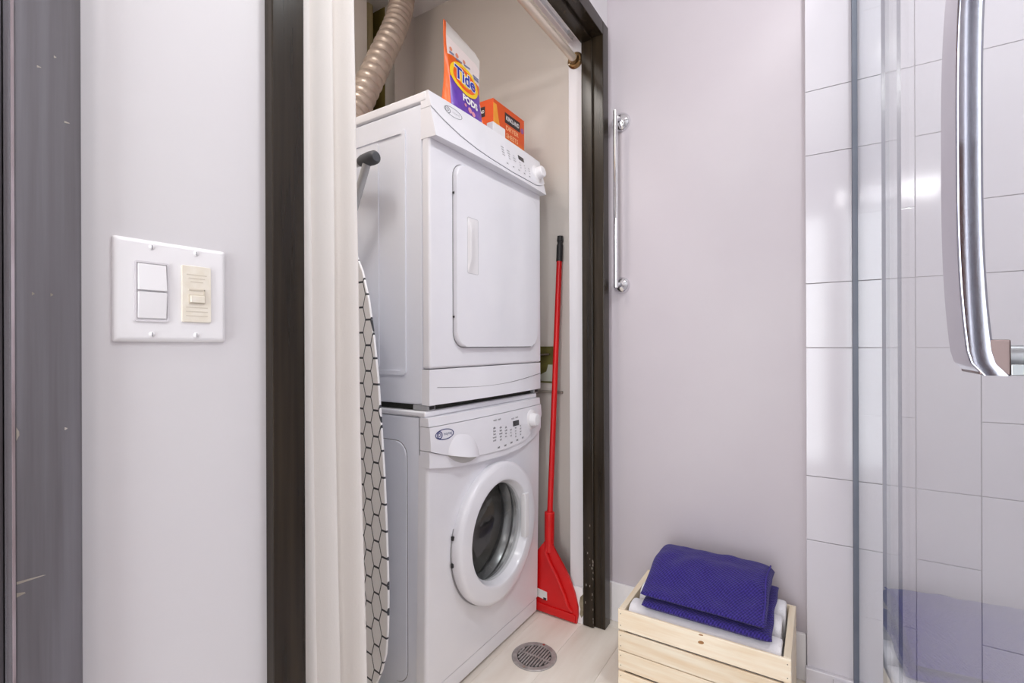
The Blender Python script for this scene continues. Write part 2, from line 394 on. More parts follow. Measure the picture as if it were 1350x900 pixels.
# frame of the other door
fd = bpy.data.objects.new('trim_2', None); COL.objects.link(fd); fd.location = (-0.66, -0.33, 0); OFF['trim_2'] = Vector(fd.location); fd['kind'] = 'structure'
bm = nb(); frame_part(bm, -0.757, -0.623, 0.129, 0.179, 0, FT); part('jamb', bm, lit_brown_paint, fd)
bm = nb(); frame_part(bm, -0.700, -0.623, -0.85, -0.80, 0, FT); part('jamb', bm, lit_brown_paint, fd)
bm = nb(); frame_part(bm, -0.700, -0.623, -0.7998, 0.1288, FT - 0.049, FT); part('head', bm, lit_brown_paint, fd)
bm = nb(); frame_part(bm, -0.690, -0.650, 0.119, 0.1288, 0.001, FT - 0.05); part('door_stop', bm, lit_brown_paint, fd)
bm = nb()
for (zz, yy, l, hh) in ((0.763, 0.131, 0.020, 0.0012), (0.752, 0.131, 0.006, 0.002), (1.20, 0.1655, 0.004, 0.001), (0.9, 0.165, 0.002, 0.0014), (1.26, 0.158, 0.0018, 0.0012), (1.245, 0.146, 0.003, 0.001), (1.03, 0.142, 0.0018, 0.0016), (1.03, 0.155, 0.0018, 0.0016), (0.62, 0.134, 0.004, 0.002), (0.9, 0.1312, 0.002, 0.006)):
    prism(bm, [(yy, zz - hh), (yy + l, zz - hh * .2), (yy + l * .9, zz + hh * .4), (yy, zz + hh)], V(-0.623, 0, 0), Y_, Z_, X_, -0.0002, 0.0003)
part('paint_chip', bm, chip, fd)
bm = nb(); box(bm, -0.6245, -0.6226, 0.1286, 0.1304, 0.0, FT); part('edge_highlight', bm, mat('edge_highlight_paint', (172, 160, 168), 0.5, col2=(120, 104, 106), scale=(30, 30, 8)), fd, False)  # pale strip painted as the highlight along the jamb's corner bevel
bm = nb(); box(bm, -0.755, -0.712, -0.797, 0.126, 0.008, FT - 0.052, 0.002, 2)
dr = solo('door_1', bm, brown_door, kind='structure')
bm = nb(); lathe(bm, [(0, 0.0), (0.026, 0.0), (0.026, 0.006), (0.012, 0.010), (0.010, 0.03), (0.024, 0.045), (0.026, 0.058), (0.015, 0.068), (0, 0.07)], V(-0.712, -0.72, 0.98), X_, 24)
part('door_handle', bm, nickel, dr)

# ------------------------------------------------------------------ lamps of the room, plus the added closet and shower lamps
kl = thing('closet_fill_lamp', 'added round lit lamp on the closet ceiling that brightens the closet', 'ceiling light', (-1.06, 0.42, CEIL))
bm = nb(); lathe(bm, [(0, 0), (0.16, 0), (0.16, -0.012), (0.15, -0.018), (0.0, -0.018)], V(-1.06, 0.42, CEIL), Z_, 32); part('base', bm, white_plastic, kl)
bm = nb(); lathe(bm, [(0.148, -0.018), (0.140, -0.026), (0.08, -0.034), (0, -0.036)], V(-1.06, 0.42, CEIL), Z_, 32); part('fill_lamp_diffuser', bm, lamp_glass, kl)
cl = thing('ceiling_light', 'round flush ceiling light with a lit glass bowl', 'ceiling light', (-0.26, 0.25, CEIL))
bm = nb(); lathe(bm, [(0, 0), (0.19, 0), (0.19, -0.02), (0.175, -0.03), (0.0, -0.03)], V(-0.26, 0.25, CEIL), Z_, 40); part('base', bm, nickel, cl)
bm = nb(); lathe(bm, [(0.172, -0.03), (0.168, -0.042), (0.12, -0.058), (0, -0.064)], V(-0.26, 0.25, CEIL), Z_, 40); part('glass_bowl', bm, lamp_glass, cl)
sl = thing('shower_fill_lamp', 'added round lit ceiling lamp over the shower that brightens the closet', 'ceiling light', (0.36, 0.95, CEIL))
bm = nb(); lathe(bm, [(0.0, 0), (0.125, 0), (0.125, -0.006), (0.112, -0.010), (0.0, -0.010)], V(0.36, 0.95, CEIL), Z_, 36); part('fill_lamp_ring', bm, white_plastic, sl)
bm = nb(); lathe(bm, [(0.110, -0.010), (0.106, -0.016), (0.0, -0.018)], V(0.36, 0.95, CEIL), Z_, 36); part('fill_lamp_diffuser', bm, lamp_glass, sl)
vl = thing('vanity_light', 'wall light bar with three lit glass cups above the vanity', 'wall light', (0.44, -1.0, 1.9))
bm = nb(); box(bm, 0.18, 0.70, -1.0, -0.985, 1.99, 2.05, 0.004); part('backplate', bm, nickel, vl)
for xx in (0.26, 0.44, 0.62):
    bm = nb(); cyl(bm, (xx, -0.985, 2.02), (xx, -0.955, 2.02), 0.012); part('arm', bm, nickel, vl)
    bm = nb(); lathe(bm, [(0.0, -0.05), (0.035, -0.05), (0.045, 0.05), (0.0, 0.05)], V(xx, -0.955, 2.02), Z_, 24); part('glass_cup', bm, lamp_glass, vl)

# brown cabinet added out of view to tint the handle reflections
cb = thing('added_cabinet', 'added brown wooden cabinet out of view that tints the handle reflection', 'cabinet', (0.425, -0.86, 0.0))
bm = nb(); box(bm, 0.09, 0.76, -0.999, -0.74, 0.0, 1.40, 0.003, 2); part('body', bm, brown_door, cb)
for x0, x1, kx_ in ((0.095, 0.423, 0.400), (0.427, 0.755, 0.450)):
    bm = nb(); box(bm, x0, x1, -0.7398, -0.722, 0.08, 1.385, 0.003, 2); cdo = part('door', bm, brown_door, cb)  # door of the added cabinet
    bm = nb(); lathe(bm, [(0, 0), (0.006, 0), (0.006, 0.012), (0.013, 0.02), (0.010, 0.027), (0, 0.028)], V(kx_, -0.722, 0.8), Y_, 20); part('knob', bm, nickel, cdo)

# ------------------------------------------------------------------ washer
FX = -0.860
WY0, WY1 = 0.948, 1.541
ws = thing('washing_machine', 'white front-loading washing machine standing under the dryer', 'washing machine', (-1.16, 1.247, 0))
DC = (1.260, 0.398)          # door centre (Y, Z)
def lean(bm, amt=-0.014, z1=0.80):          # the cabinet front runs slightly back towards the floor
    for v in bm.verts: v.co.x += amt * (z1 - min(max(v.co.z, 0), z1)) / z1
bm = nb(); box(bm, -1.455, -0.895, WY0 + 0.002, WY1 - 0.002, 0.018, 0.790, 0.006, 2)
# hollow it out: leave the cabinet as shell (front face removed)
for f in [f for f in bm.faces if f.calc_center_median().x > -0.896]: bm.faces.remove(f)
part('cabinet', bm, side_enamel, ws)
bm = nb(); box(bm, -1.455, -0.872, WY0, WY1, 0.7902, 0.806, 0.005, 3); part('top_panel', bm, white_enamel, ws)
# front panel with a round hole
bm = nb(); R0 = 0.196; n = 72
corner = [math.atan2(z - DC[1], y - DC[0]) for y in (WY0, WY1) for z in (0.060, 0.690)]
angs = sorted([2 * PI * i / n - PI for i in range(n)] + corner)
def rect_hit(a):
    c, s = math.cos(a), math.sin(a); t = 9
    if c > 1e-9: t = min(t, (WY1 - DC[0]) / c)
    if c < -1e-9: t = min(t, (WY0 - DC[0]) / c)
    if s > 1e-9: t = min(t, (0.690 - DC[1]) / s)
    if s < -1e-9: t = min(t, (0.060 - DC[1]) / s)
    return (DC[0] + t * c, DC[1] + t * s)
po = [rect_hit(a) for a in angs]; pi_ = [(DC[0] + R0 * math.cos(a), DC[1] + R0 * math.sin(a)) for a in angs]
ring(bm, po, pi_, V(FX, 0, 0), Y_, Z_, X_, -0.034, 0.0)
bmesh.ops.remove_doubles(bm, verts=bm.verts, dist=1e-5)
es = [e for e in bm.edges if all(abs(v.co.x - FX) < 1e-5 for v in e.verts) and all(abs(v.co.y - WY0) < 1e-5 for v in e.verts)]
bmesh.ops.bevel(bm, geom=es, offset=0.010, segments=3, affect='EDGES', profile=0.5)
lean(bm); part('front_panel', bm, white_enamel, ws)
bm = nb(); box(bm, -0.894, FX - 0.001, WY0, WY1, 0.010, 0.0575, 0.004, 2); lean(bm); part('kick_plate', bm, white_enamel, ws)
# side panel pressing
bm = nb(); prism(bm, rrect(0.245, 0.328, 0.04, -1.185, 0.392), V(0, WY0 + 0.002, 0), X_, Z_, -Y_, -0.002, 0.0035, 0.003, 2); part('side_pressing', bm, side_enamel, ws)
bm = nb(); ring(bm, rrect(0.2475, 0.3305, 0.0425, -1.185, 0.392), rrect(0.2450, 0.328, 0.04, -1.185, 0.392), V(0, WY0 + 0.002, 0), X_, Z_, -Y_, -0.001, 0.0003); part('pressing_line', bm, seam_grey, ws)
# control panel (bowed lower edge)
low = [(WY0, 0.660), (1.02, 0.648), (1.109, 0.639), (1.256, 0.632), (1.375, 0.634), (1.46, 0.648), (1.53, 0.670), (WY1, 0.682)]
gro = [(WY0, 0.703), (1.002, 0.685), (1.07, 0.669), (1.145, 0.657), (1.283, 0.650), (1.409, 0.657), (1.48, 0.680), (1.526, 0.704), (WY1, 0.728)]
def lerp_poly(poly, y):
    for (a, b), (c, d) in zip(poly, poly[1:]):
        if y <= c: return b + (d - b) * (y - a) / (c - a)
    return poly[-1][1]
def bow(y): return 0.012 * (1 - ((y - 1.247) / 0.3) ** 2)      # panel bulges towards the room
def pan_x(y, z): return FX + 0.004 + bow(y) - 0.10 * max(0, z - 0.72) * 0.8
def panel_surface(bm, zlo, zhi, dx=0.0, ny=40, nz=6, thick=0.03):
    def f(i, j):
        y = WY0 + (WY1 - WY0) * i; a = zlo(y); b = zhi(y); z = a + (b - a) * j
        return V(pan_x(y, z) + dx, WY0 - 0.001 + (WY1 - WY0 + 0.002) * i, z)
    g = surf(bm, f, ny, nz)
    bd = [g[i][0] for i in range(ny + 1)] + [g[ny][j] for j in range(1, nz + 1)] + [g[i][nz] for i in range(ny - 1, -1, -1)] + [g[0][j] for j in range(nz - 1, 0, -1)]
    back = [bm.verts.new((FX - thick, v.co.y, v.co.z)) for v in bd]
    for k in range(len(bd)):
        j = (k + 1) % len(bd); bm.faces.new((bd[k], bd[j], back[j], back[k]))
    bm.faces.new(back)
bm = nb(); panel_surface(bm, lambda y: lerp_poly(gro, y) + 0.001, lambda y: 0.7655, 0.004); cp = part('control_panel', bm, white_enamel, ws)
bm = nb(); panel_surface(bm, lambda y: lerp_poly(low, y), lambda y: lerp_poly(gro, y) - 0.0005, 0.0); part('panel_lower_lip', bm, white_enamel, ws)
bm = nb(); panel_surface(bm, lambda y: 0.767, lambda y: 0.7900, 0.001); part('panel_upper_strip', bm, white_enamel, ws)
def on_panel(bm, d):       # push a flat decal onto the bowed panel
    for v in bm.verts: v.co.x = pan_x(v.co.y, v.co.z) + 0.004 + d + v.co.x
# logo
bm = nb(); ring(bm, circ(0.0355, 40, 1.0, 0.742, 0.0145), circ(0.0325, 40, 1.0, 0.742, 0.0122), V(0, 0, 0), Y_, Z_, X_, 0, 0.0004)
ring(bm, circ(0.0105, 24, 0.981, 0.742), circ(0.0075, 24, 0.981, 0.742), V(0, 0, 0), Y_, Z_, X_, 0, 0.0004)
add_text(bm, 'D', 0.013, V(0, 0.981, 0.742), Y_, Z_, 0.0006); add_text(bm, 'maytag', 0.0115, V(0, 1.012, 0.743), Y_, Z_, 0.0)
on_panel(bm, 0.0004); part('logo', bm, print_navy, cp)
# printed columns and display
bm = nb()
for (yc, zt, cnt, wd) in ((1.222, 0.727, 5, 0.024), (1.256, 0.724, 5, 0.022), (1.286, 0.720, 4, 0.020), (1.316, 0.708, 3, 0.012), (1.346, 0.710, 4, 0.012), (1.378, 0.712, 4, 0.014)):
    for k in range(cnt):
        add_text(bm, random.choice(('wool', 'silk', 'heavy', 'cold', 'hot', 'eco')), 0.0085, V(0, yc, zt - k * 0.0095), Y_, Z_, 0.0002, sx=wd / 0.022)
for yc, zt in ((1.228, 0.750), (1.252, 0.750), (1.330, 0.742), (1.356, 0.743)): add_text(bm, 'wash', 0.009, V(0, yc, zt), Y_, Z_, 0.0001)
for k in range(5): add_text(bm, 'set', 0.010, V(0, 1.245 + k * 0.037, 0.664 + 0.0022 * max(0, k - 1)), Y_, Z_, 0.0004)
on_panel(bm, 0.0004); part('panel_print', bm, print_grey, cp)['kind'] = 'stuff'
bm = nb(); prism(bm, rrect(0.019, 0.0085, 0.001, 1.349, 0.7245), V(0, 0, 0), Y_, Z_, X_, 0, 0.0008); on_panel(bm, 0); part('display', bm, lcd, cp)
bm = nb()
kx = pan_x(1.456, 0.72)
lathe(bm, [(0.034, 0.0), (0.034, 0.004), (0.031, 0.006), (0.023, 0.008), (0.021, 0.026), (0.018, 0.029), (0.0, 0.030)], V(kx, 1.458, 0.722), X_, 32); part('knob', bm, white_plastic, cp)
# detergent drawer handle: a bulge with a scooped underside
bm = nb()
def f_dr(i, j):
    y = 1.012 + 0.13 * i; z = lerp_poly(gro, y) + 0.0005 + 0.062 * (1 - abs(2 * i - 1) ** 3 * 0.75) * j
    return V(pan_x(y, z) + 0.004 + 0.022 * (math.sin(PI * i) ** 0.6) * (1 - j) ** 0.8, y, z)
g = surf(bm, f_dr, 24, 8)
bd = [g[i][0] for i in range(25)]
bk = [bm.verts.new((pan_x(v.co.y, v.co.z) - 0.002, v.co.y, v.co.z)) for v in bd]
for k in range(24): bm.faces.new((bd[k], bd[k + 1], bk[k + 1], bk[k]))
part('drawer_handle', bm, white_enamel, cp)
bm = nb()
pts = [(1.014 + 0.126 * i / 20, lerp_poly(gro, 1.014 + 0.126 * i / 20) - 0.0004) for i in range(21)]
pts += [(1.14 - 0.126 * i / 20, lerp_poly(gro, 1.14 - 0.126 * i / 20) - 0.0185 * math.sin(PI * i / 20) ** 0.7) for i in range(1, 20)]
prism(bm, pts, V(0, 0, 0), Y_, Z_, X_, 0, 0.0006)
for v in bm.verts: v.co.x = pan_x(v.co.y, v.co.z) + 0.0005 + v.co.x
part('drawer_grip', bm, mat('grip_recess_grey', (198, 196, 194), 0.5, col2=(204, 202, 200)), cp)
# door
def LX(z): return FX - 0.014 * (0.80 - z) / 0.80
DO = V(LX(DC[1]), DC[0], DC[1])
bm = nb(); lathe(bm, [(0.214, -0.001), (0.216, 0.016), (0.2135, 0.024), (0.208, 0.029), (0.200, 0.031), (0.168, 0.034), (0.160, 0.032), (0.155, 0.026), (0.146, 0.000), (0.150, -0.012), (0.19, -0.012), (0.19, -0.001)], DO, X_, 72, closed=True)
wd = part('door', bm, white_enamel, ws)
bm = nb(); lathe(bm, [(0.147, 0.010), (0.146, 0.000), (0.138, -0.020), (0.128, -0.055), (0.115, -0.080), (0.08, -0.098), (0.0, -0.106)], DO, X_, 56); part('door_glass', bm, door_glass, wd)
bm = nb(); box(bm, DO.x + 0.018, DO.x + 0.0375, DC[0] + 0.128, DC[0] + 0.152, DC[1] - 0.062, DC[1] + 0.085, 0.004, 2); part('door_handle', bm, white_plastic, wd)
bm = nb(); lathe(bm, [(0.2185, -0.0005), (0.2185, 0.0012), (0.213, 0.0012), (0.213, -0.0005)], DO, X_, 72, closed=True); part('door_gap', bm, seam_grey, ws)
for dz in (0.045, -0.03):
    bm = nb(); yy = DC[0] - math.sqrt(0.2165 ** 2 - (dz) ** 2)
    box(bm, DO.x + 0.0005, DO.x + 0.008, yy - 0.004, yy + 0.003, DC[1] + dz - 0.006, DC[1] + dz + 0.006, 0.001, 1); part('hinge', bm, black_plastic, wd)
# gasket and drum
bm = nb(); lathe(bm, [(0.196, -0.034), (0.188, -0.015), (0.172, -0.022), (0.166, -0.034), (0.170, -0.044), (0.162, -0.056), (0.158, -0.068), (0.166, -0.078), (0.172, -0.088), (0.196, -0.09)], DO, X_, 56); part('gasket', bm, mat('grey_gasket', (150, 150, 152), 0.28, 0.5, col2=(128, 128, 130), scale=(20, 20, 20)), ws)
bm = nb(); lathe(bm, [(0.17, -0.088), (0.215, -0.10), (0.22, -0.115), (0.22, -0.40), (0.20, -0.42), (0.0, -0.42)], DO, X_, 64); dm = part('drum', bm, steel, ws)
for a in (40, 160, 280):
    a = math.radians(a); c = V(0, math.cos(a), math.sin(a))
    bm = nb(); t = V(0, -math.sin(a), math.cos(a))
    prism(bm, [(-0.03, 0.222), (0.03, 0.222), (0.012, 0.175), (-0.012, 0.175)], DO, t, c, X_, -0.38, -0.13, 0.004, 2); part('paddle', bm, steel, dm)
for (xx, yy) in ((-0.92, 0.99), (-0.92, 1.50), (-1.41, 0.99), (-1.41, 1.50)):
    bm = nb(); cyl(bm, (xx, yy, 0), (xx, yy, 0.0185), 0.02); part('foot', bm, black_plastic, ws)

# stacking kit between washer and dryer: part of the dryer
DY0, DY1 = 0.955, 1.553; DZ0, DZ1 = 0.822, 1.652
dy = thing('tumble_dryer', 'white tumble dryer stacked on top of the washing machine', 'dryer', (-1.16, 1.254, 0.806))
bm = nb(); box(bm, -1.39, -0.885, DY0 + 0.012, DY1 - 0.012, 0.8065, DZ0 - 0.0002); part('stacking_base', bm, gap_dark, dy)
for yy in (DY0 + 0.002, DY1 - 0.034):
    bm = nb(); box(bm, -0.925, -0.872, yy, yy + 0.032, 0.8065, DZ0 - 0.0003, 0.002, 1); part('stacking_bracket', bm, grey_metal, dy)
    bm = nb(); box(bm, -0.8722, -0.8700, yy + 0.008, yy + 0.026, 0.810, 0.8185); part('bracket_slot', bm, black_plastic, dy)
bm = nb(); box(bm, -1.405, -0.888, DY0, DY1, DZ0, 1.6215, 0.006, 2); part('cabinet', bm, side_enamel, dy)
bm = nb(); box(bm, -1.407, -0.868, DY0 - 0.002, DY1 + 0.002, 1.6235, DZ1, 0.006, 3); part('top_panel', bm, white_enamel, dy)
# side pressings
bm = nb(); ring(bm, rrect(0.222, 0.335, 0.012, -1.167, 1.235), rrect(0.210, 0.323, 0.010, -1.167, 1.235), V(0, DY0, 0), X_, Z_, -Y_, -0.001, 0.0035); part('side_pressing', bm, side_enamel, dy)
bm = nb(); prism(bm, rrect(0.118, 0.318, 0.010, -1.168, 1.235), V(0, DY0, 0), X_, Z_, -Y_, -0.001, 0.0030, 0.002, 2); part('side_pressing', bm, side_enamel, dy)
# front
bm = nb(); box(bm, -0.889, FX, DY0, DY1, 0.9185, 1.556, 0.007, 3); part('front_panel', bm, white_enamel, dy)
bm = nb()
def f_tp(i, j):
    y = DY0 + (DY1 - DY0) * i; z = DZ0 + (0.9165 - DZ0) * j
    return V(FX + 0.012 * (1 - ((i - .5) * 2) ** 2) * (1 - j) - 0.003, y, z)
g = surf(bm, f_tp, 24, 6)
bd = [g[i][0] for i in range(25)] + [g[24][j] for j in range(1, 7)] + [g[i][6] for i in range(23, -1, -1)] + [g[0][j] for j in range(5, 0, -1)]
bk = [bm.verts.new((-0.889, v.co.y, v.co.z)) for v in bd]
for k in range(len(bd)): bm.faces.new((bd[k], bd[(k + 1) % len(bd)], bk[(k + 1) % len(bd)], bk[k]))
bm.faces.new(bk)
part('toe_panel', bm, white_enamel, dy)
bm = nb()
ln = [V(FX + 0.012 * (1 - ((t - .5) * 2) ** 2) * 0.5 - 0.0022, DY0 + 0.03 + (DY1 - DY0 - 0.03) * t, 0.868 - 0.016 * math.sin(PI * t) + 0.010 * t) for t in [k / 30 for k in range(31)]]
tube(bm, ln, 0.0011, 6); part('toe_crease', bm, seam_grey, dy)
# control panel leaning back
gro2 = [(DY0, 1.606), (0.997, 1.584), (1.06, 1.562), (1.13, 1.548), (1.2, 1.541), (1.32, 1.536), (1.475, 1.540), (1.52, 1.550), (DY1, 1.566)]
def dpan_x(y, z): return FX + 0.020 + 0.008 * (1 - ((y - 1.254) / 0.3) ** 2) - 0.24 * (z - 1.540)
def dsurface(bm, zlo, zhi, dx, ny=40, nz=6):
    def f(i, j):
        y = DY0 + (DY1 - DY0) * i; a = zlo(y); b = zhi(y); z = a + (b - a) * j
        return V(dpan_x(y, z) + dx, DY0 - 0.001 + (DY1 - DY0 + 0.002) * i, z)
    g = surf(bm, f, ny, nz)
    bd = [g[i][0] for i in range(ny + 1)] + [g[ny][j] for j in range(1, nz + 1)] + [g[i][nz] for i in range(ny - 1, -1, -1)] + [g[0][j] for j in range(nz - 1, 0, -1)]
    bk = [bm.verts.new((-0.8895, v.co.y, v.co.z)) for v in bd]
    for k in range(len(bd)): bm.faces.new((bd[k], bd[(k + 1) % len(bd)], bk[(k + 1) % len(bd)], bk[k]))
    bm.faces.new(bk)
bm = nb(); dsurface(bm, lambda y: lerp_poly(gro2, y) + 0.001, lambda y: 1.6505, 0.003); dcp = part('control_panel', bm, white_enamel, dy)
bm = nb(); dsurface(bm, lambda y: 1.526, lambda y: lerp_poly(gro2, y) - 0.0005, 0.0, nz=3); part('panel_lower_lip', bm, white_enamel, dy)
def on_dpanel(bm, d):
    for v in bm.verts: v.co.x = dpan_x(v.co.y, v.co.z) + 0.003 + d + v.co.x
bm = nb(); ring(bm, circ(0.0370, 40, 1.045, 1.624, 0.0145), circ(0.0355, 40, 1.045, 1.624, 0.0134), V(0, 0, 0), Y_, Z_, X_, 0, 0.0004)
ring(bm, circ(0.0105, 24, 1.022, 1.624), circ(0.0085, 24, 1.022, 1.624), V(0, 0, 0), Y_, Z_, X_, 0, 0.0004)
add_text(bm, 'D', 0.013, V(0, 1.022, 1.624), Y_, Z_, 0.0003); add_text(bm, 'maytag', 0.0105, V(0, 1.056, 1.6245), Y_, Z_, -0.0002)
on_dpanel(bm, 0.0004); part('logo', bm, print_grey, dcp)
bm = nb()
for (yc, zt, cnt, wdt) in ((1.277, 1.608, 4, 0.02), (1.312, 1.607, 4, 0.02), (1.345, 1.602, 3, 0.018), (1.380, 1.590, 3, 0.014), (1.410, 1.589, 3, 0.014), (1.440, 1.588, 3, 0.014)):
    for k in range(cnt): add_text(bm, random.choice(('cotton', 'damp', 'more', 'iron', 'dry')), 0.0075, V(0, yc, zt - k * 0.0088), Y_, Z_, 0.0001, sx=wdt / 0.022)
for k in range(5): add_text(bm, 'set', 0.009, V(0, 1.29 + k * 0.036, 1.558), Y_, Z_, 0.0002)
on_dpanel(bm, 0.0004); part('panel_print', bm, print_grey, dcp)['kind'] = 'stuff'
bm = nb(); prism(bm, rrect(0.0185, 0.0075, 0.001, 1.395, 1.608), V(0, 0, 0), Y_, Z_, X_, 0, 0.0008); on_dpanel(bm, 0); part('display', bm, lcd, dcp)
bm = nb(); lathe(bm, [(0.032, 0.0), (0.032, 0.004), (0.022, 0.008), (0.020, 0.028), (0.017, 0.031), (0.0, 0.032)], V(dpan_x(1.5, 1.588), 1.502, 1.588), V(1, 0, 0.22), 32); part('knob', bm, white_plastic, dcp)
# white block on the dryer top, shaped as its lint filter grip
bm = nb(); box(bm, -0.902, -0.876, 1.272, 1.345, DZ1, 1.696, 0.003, 2); solo('white_block', bm, white_plastic, 'small white block standing in front of the orange dryer sheet box', 'box')
# door
bm = nb(); prism(bm, rrect(0.2285, 0.258, 0.042, 1.279, 1.234), V(FX, 0, 0), Y_, Z_, X_, -0.001, 0.014, 0.006, 3); dd = part('door', bm, white_enamel, dy)
bm = nb(); ring(bm, rrect(0.2315, 0.261, 0.045, 1.279, 1.234), rrect(0.2280, 0.2575, 0.0415, 1.279, 1.234), V(FX, 0, 0), Y_, Z_, X_, -0.001, 0.0008); part('door_gap', bm, seam_grey, dy)
# scooped handle
bm = nb()
def f_h(i, j):
    y = 1.098 + 0.050 * i; z = 1.188 + 0.158 * j
    e = min(1, 4.5 * min(j, 1 - j)); d = math.sin(PI * min(1, i * 1.0)) ** 0.8
    return V(FX + 0.0143 + 0.013 * e * (1 - i) ** 1.5 * min(1, i * 12 + .0) , y, z)
g = surf(bm, f_h, 14, 24)
part('door_handle', bm, white_plastic, dd)
bm = nb(); ring(bm, rrect(0.0265, 0.081, 0.006, 1.1235, 1.267), rrect(0.0250, 0.0795, 0.005, 1.1235, 1.267), V(FX + 0.014, 0, 0), Y_, Z_, X_, -0.001, 0.0006); part('handle_rim', bm, mat('pale_relief', (205, 204, 208), 0.5, col2=(210, 209, 213)), dd)
for zz in (1.405, 1.06):
    bm = nb(); cyl(bm, (FX + 0.001, 1.0495, zz), (FX + 0.005, 1.0495, zz), 0.003, 10); part('door_hinge_pin', bm, black_plastic, dd)

# ------------------------------------------------------------------ vent hose
bm = nb(); ctl = [V(-1.475, 1.08, 1.50), V(-1.475, 1.135, 1.64), V(-1.475, 1.18, 1.755), V(-1.475, 1.250, 1.910), V(-1.475, 1.342, 2.105), V(-1.475, 1.428, 2.285), V(-1.475, 1.468, 2.41), V(-1.475, 1.475, 2.4995)]
def cat(c, t):
    n = len(c) - 1; s = min(int(t * n), n - 1); u = t * n - s
    p0, p1, p2, p3 = c[max(s - 1, 0)], c[s], c[s + 1], c[min(s + 2, n)]
    return 0.5 * ((2 * p1) + (p2 - p0) * u + (2 * p0 - 5 * p1 + 4 * p2 - p3) * u * u + (3 * p1 - p0 - 3 * p2 + p3) * u ** 3)
N = 38 * 8
pts = [cat(ctl, i / N) for i in range(N + 1)]
tube(bm, pts, lambda i: 0.0430 + 0.0095 * abs(math.cos(PI * i / 8.0)) ** 0.7, 28)
vh = solo('vent_hose', bm, foil, 'ribbed silver foil vent hose rising behind the dryer', 'vent hose')
# pipe inside the recess
bm = nb(); cyl(bm, (-1.70, 1.485, 0.0), (-1.70, 1.485, 2.5), 0.022, 18)
solo('recess_pipe', bm, mat('cream_pipe', (200, 186, 140), 0.5, col2=(206, 192, 148)), 'cream vertical pipe in the recess behind the vent hose', 'pipe')

# ------------------------------------------------------------------ pouch of detergent pods
PB = V(-0.905, 1.152, DZ1)       # base centre of the front side
HW = 0.086
def ptop(u): return 0.262 - 0.026 * (u + HW) / (2 * HW) - 0.02 * max(0, (u / HW - 0.75)) * 2
def pw_(u, t):                   # half thickness of the pouch
    e = max(0.0, 1 - (abs(u) / HW) ** 3) ** 0.5
    prof = 0.030 * min(1, (t + 0.04) / 0.10) ** 0.5 if t < 0.06 else 0.030 * max(0.0, 1 - ((t - 0.06) / 0.74)) ** 0.9 if t < 0.8 else 0
    return max(0.0012, prof * (0.18 + 0.82 * e) if abs(u) < HW * 0.999 else prof * 0.18)
dt = thing('detergent_pouch', 'orange and purple stand-up pouch of laundry pods on the dryer', 'pouch', (PB.x, PB.y, PB.z))
k = NT('pouch_print'); uvn = k.n('ShaderNodeUVMap'); sp = k.n('ShaderNodeSeparateXYZ'); k.l(uvn.outputs[0], sp.inputs[0])
def mathn(op, a, b):
    nd = k.n('ShaderNodeMath', operation=op)
    for i, v in enumerate((a, b)):
        if v is None: continue
        if isinstance(v, (int, float)): nd.inputs[i].default_value = v
        else: k.l(v, nd.inputs[i])
    return nd.outputs[0]
def mixc(fac, c1, c2):
    nd = k.n('ShaderNodeMix'); nd.data_type = 'RGBA'
    k.l(fac, nd.inputs[0])
    for i, c in ((6, c1), (7, c2)):
        if isinstance(c, tuple): nd.inputs[i].default_value = c
        else: k.l(c, nd.inputs[i])
    return nd.outputs[2]
U0, V0 = sp.outputs[0], sp.outputs[1]
wv = mathn('MULTIPLY', mathn('SINE', mathn('MULTIPLY', U0, 5.5), None), 0.045)
pur = mathn('LESS_THAN', V0, mathn('ADD', mathn('MULTIPLY', U0, 0.06), 0.40))
wht = mathn('GREATER_THAN', V0, mathn('ADD', wv, 0.635))
lip_ = mathn('GREATER_THAN', V0, 0.86)
side = mathn('LESS_THAN', U0, 0.055)
nzp = k.n('ShaderNodeTexNoise'); nzp.inputs['Scale'].default_value = 7; k.l(uvn.outputs[0], nzp.inputs['Vector'])
org = mixc(nzp.outputs['Fac'], lin((240, 120, 20)), lin((226, 66, 12)))
prp = mixc(nzp.outputs['Fac'], lin((70, 34, 150)), lin((128, 78, 190)))
c1 = mixc(pur, org, prp); c2 = mixc(wht, c1, lin((240, 226, 222))); c3 = mixc(lip_, c2, lin((222, 216, 210))); c4 = mixc(side, c3, lin((240, 110, 50)))
k.l(c4, k.b.inputs['Base Color']); k.b.inputs['Roughness'].default_value = 0.3
bm = nb()
uvl = bm.loops.layers.uv.new('UVMap')
NU, NV = 28, 30
front = [[None] * (NV + 1) for _ in range(NU + 1)]; back = [[None] * (NV + 1) for _ in range(NU + 1)]
for i in range(NU + 1):
    u = -HW + 2 * HW * i / NU
    for j in range(NV + 1):
        t = j / NV; z = ptop(u) * t
        wob = 0.0012 * noise.noise(V(u * 40, z * 30, 1.3))
        nar = 1 - 0.05 * math.sin(PI * min(1, t * 1.2))
        front[i][j] = bm.verts.new(PB + V(pw_(u, t) + wob, u * nar, z)); back[i][j] = bm.verts.new(PB + V(-pw_(u, t) + wob, u * nar, z))
def qf(vsq, uvs):
    f = bm.faces.new(vsq)
    for lp, q in zip(f.loops, uvs): lp[uvl].uv = q
for i in range(NU):
    for j in range(NV):
        q = [(i / NU, j / NV), ((i + 1) / NU, j / NV), ((i + 1) / NU, (j + 1) / NV), (i / NU, (j + 1) / NV)]
        qf((front[i][j], front[i + 1][j], front[i + 1][j + 1], front[i][j + 1]), q)
        qf((back[i + 1][j], back[i][j], back[i][j + 1], back[i + 1][j + 1]), [q[1], q[0], q[3], q[2]])
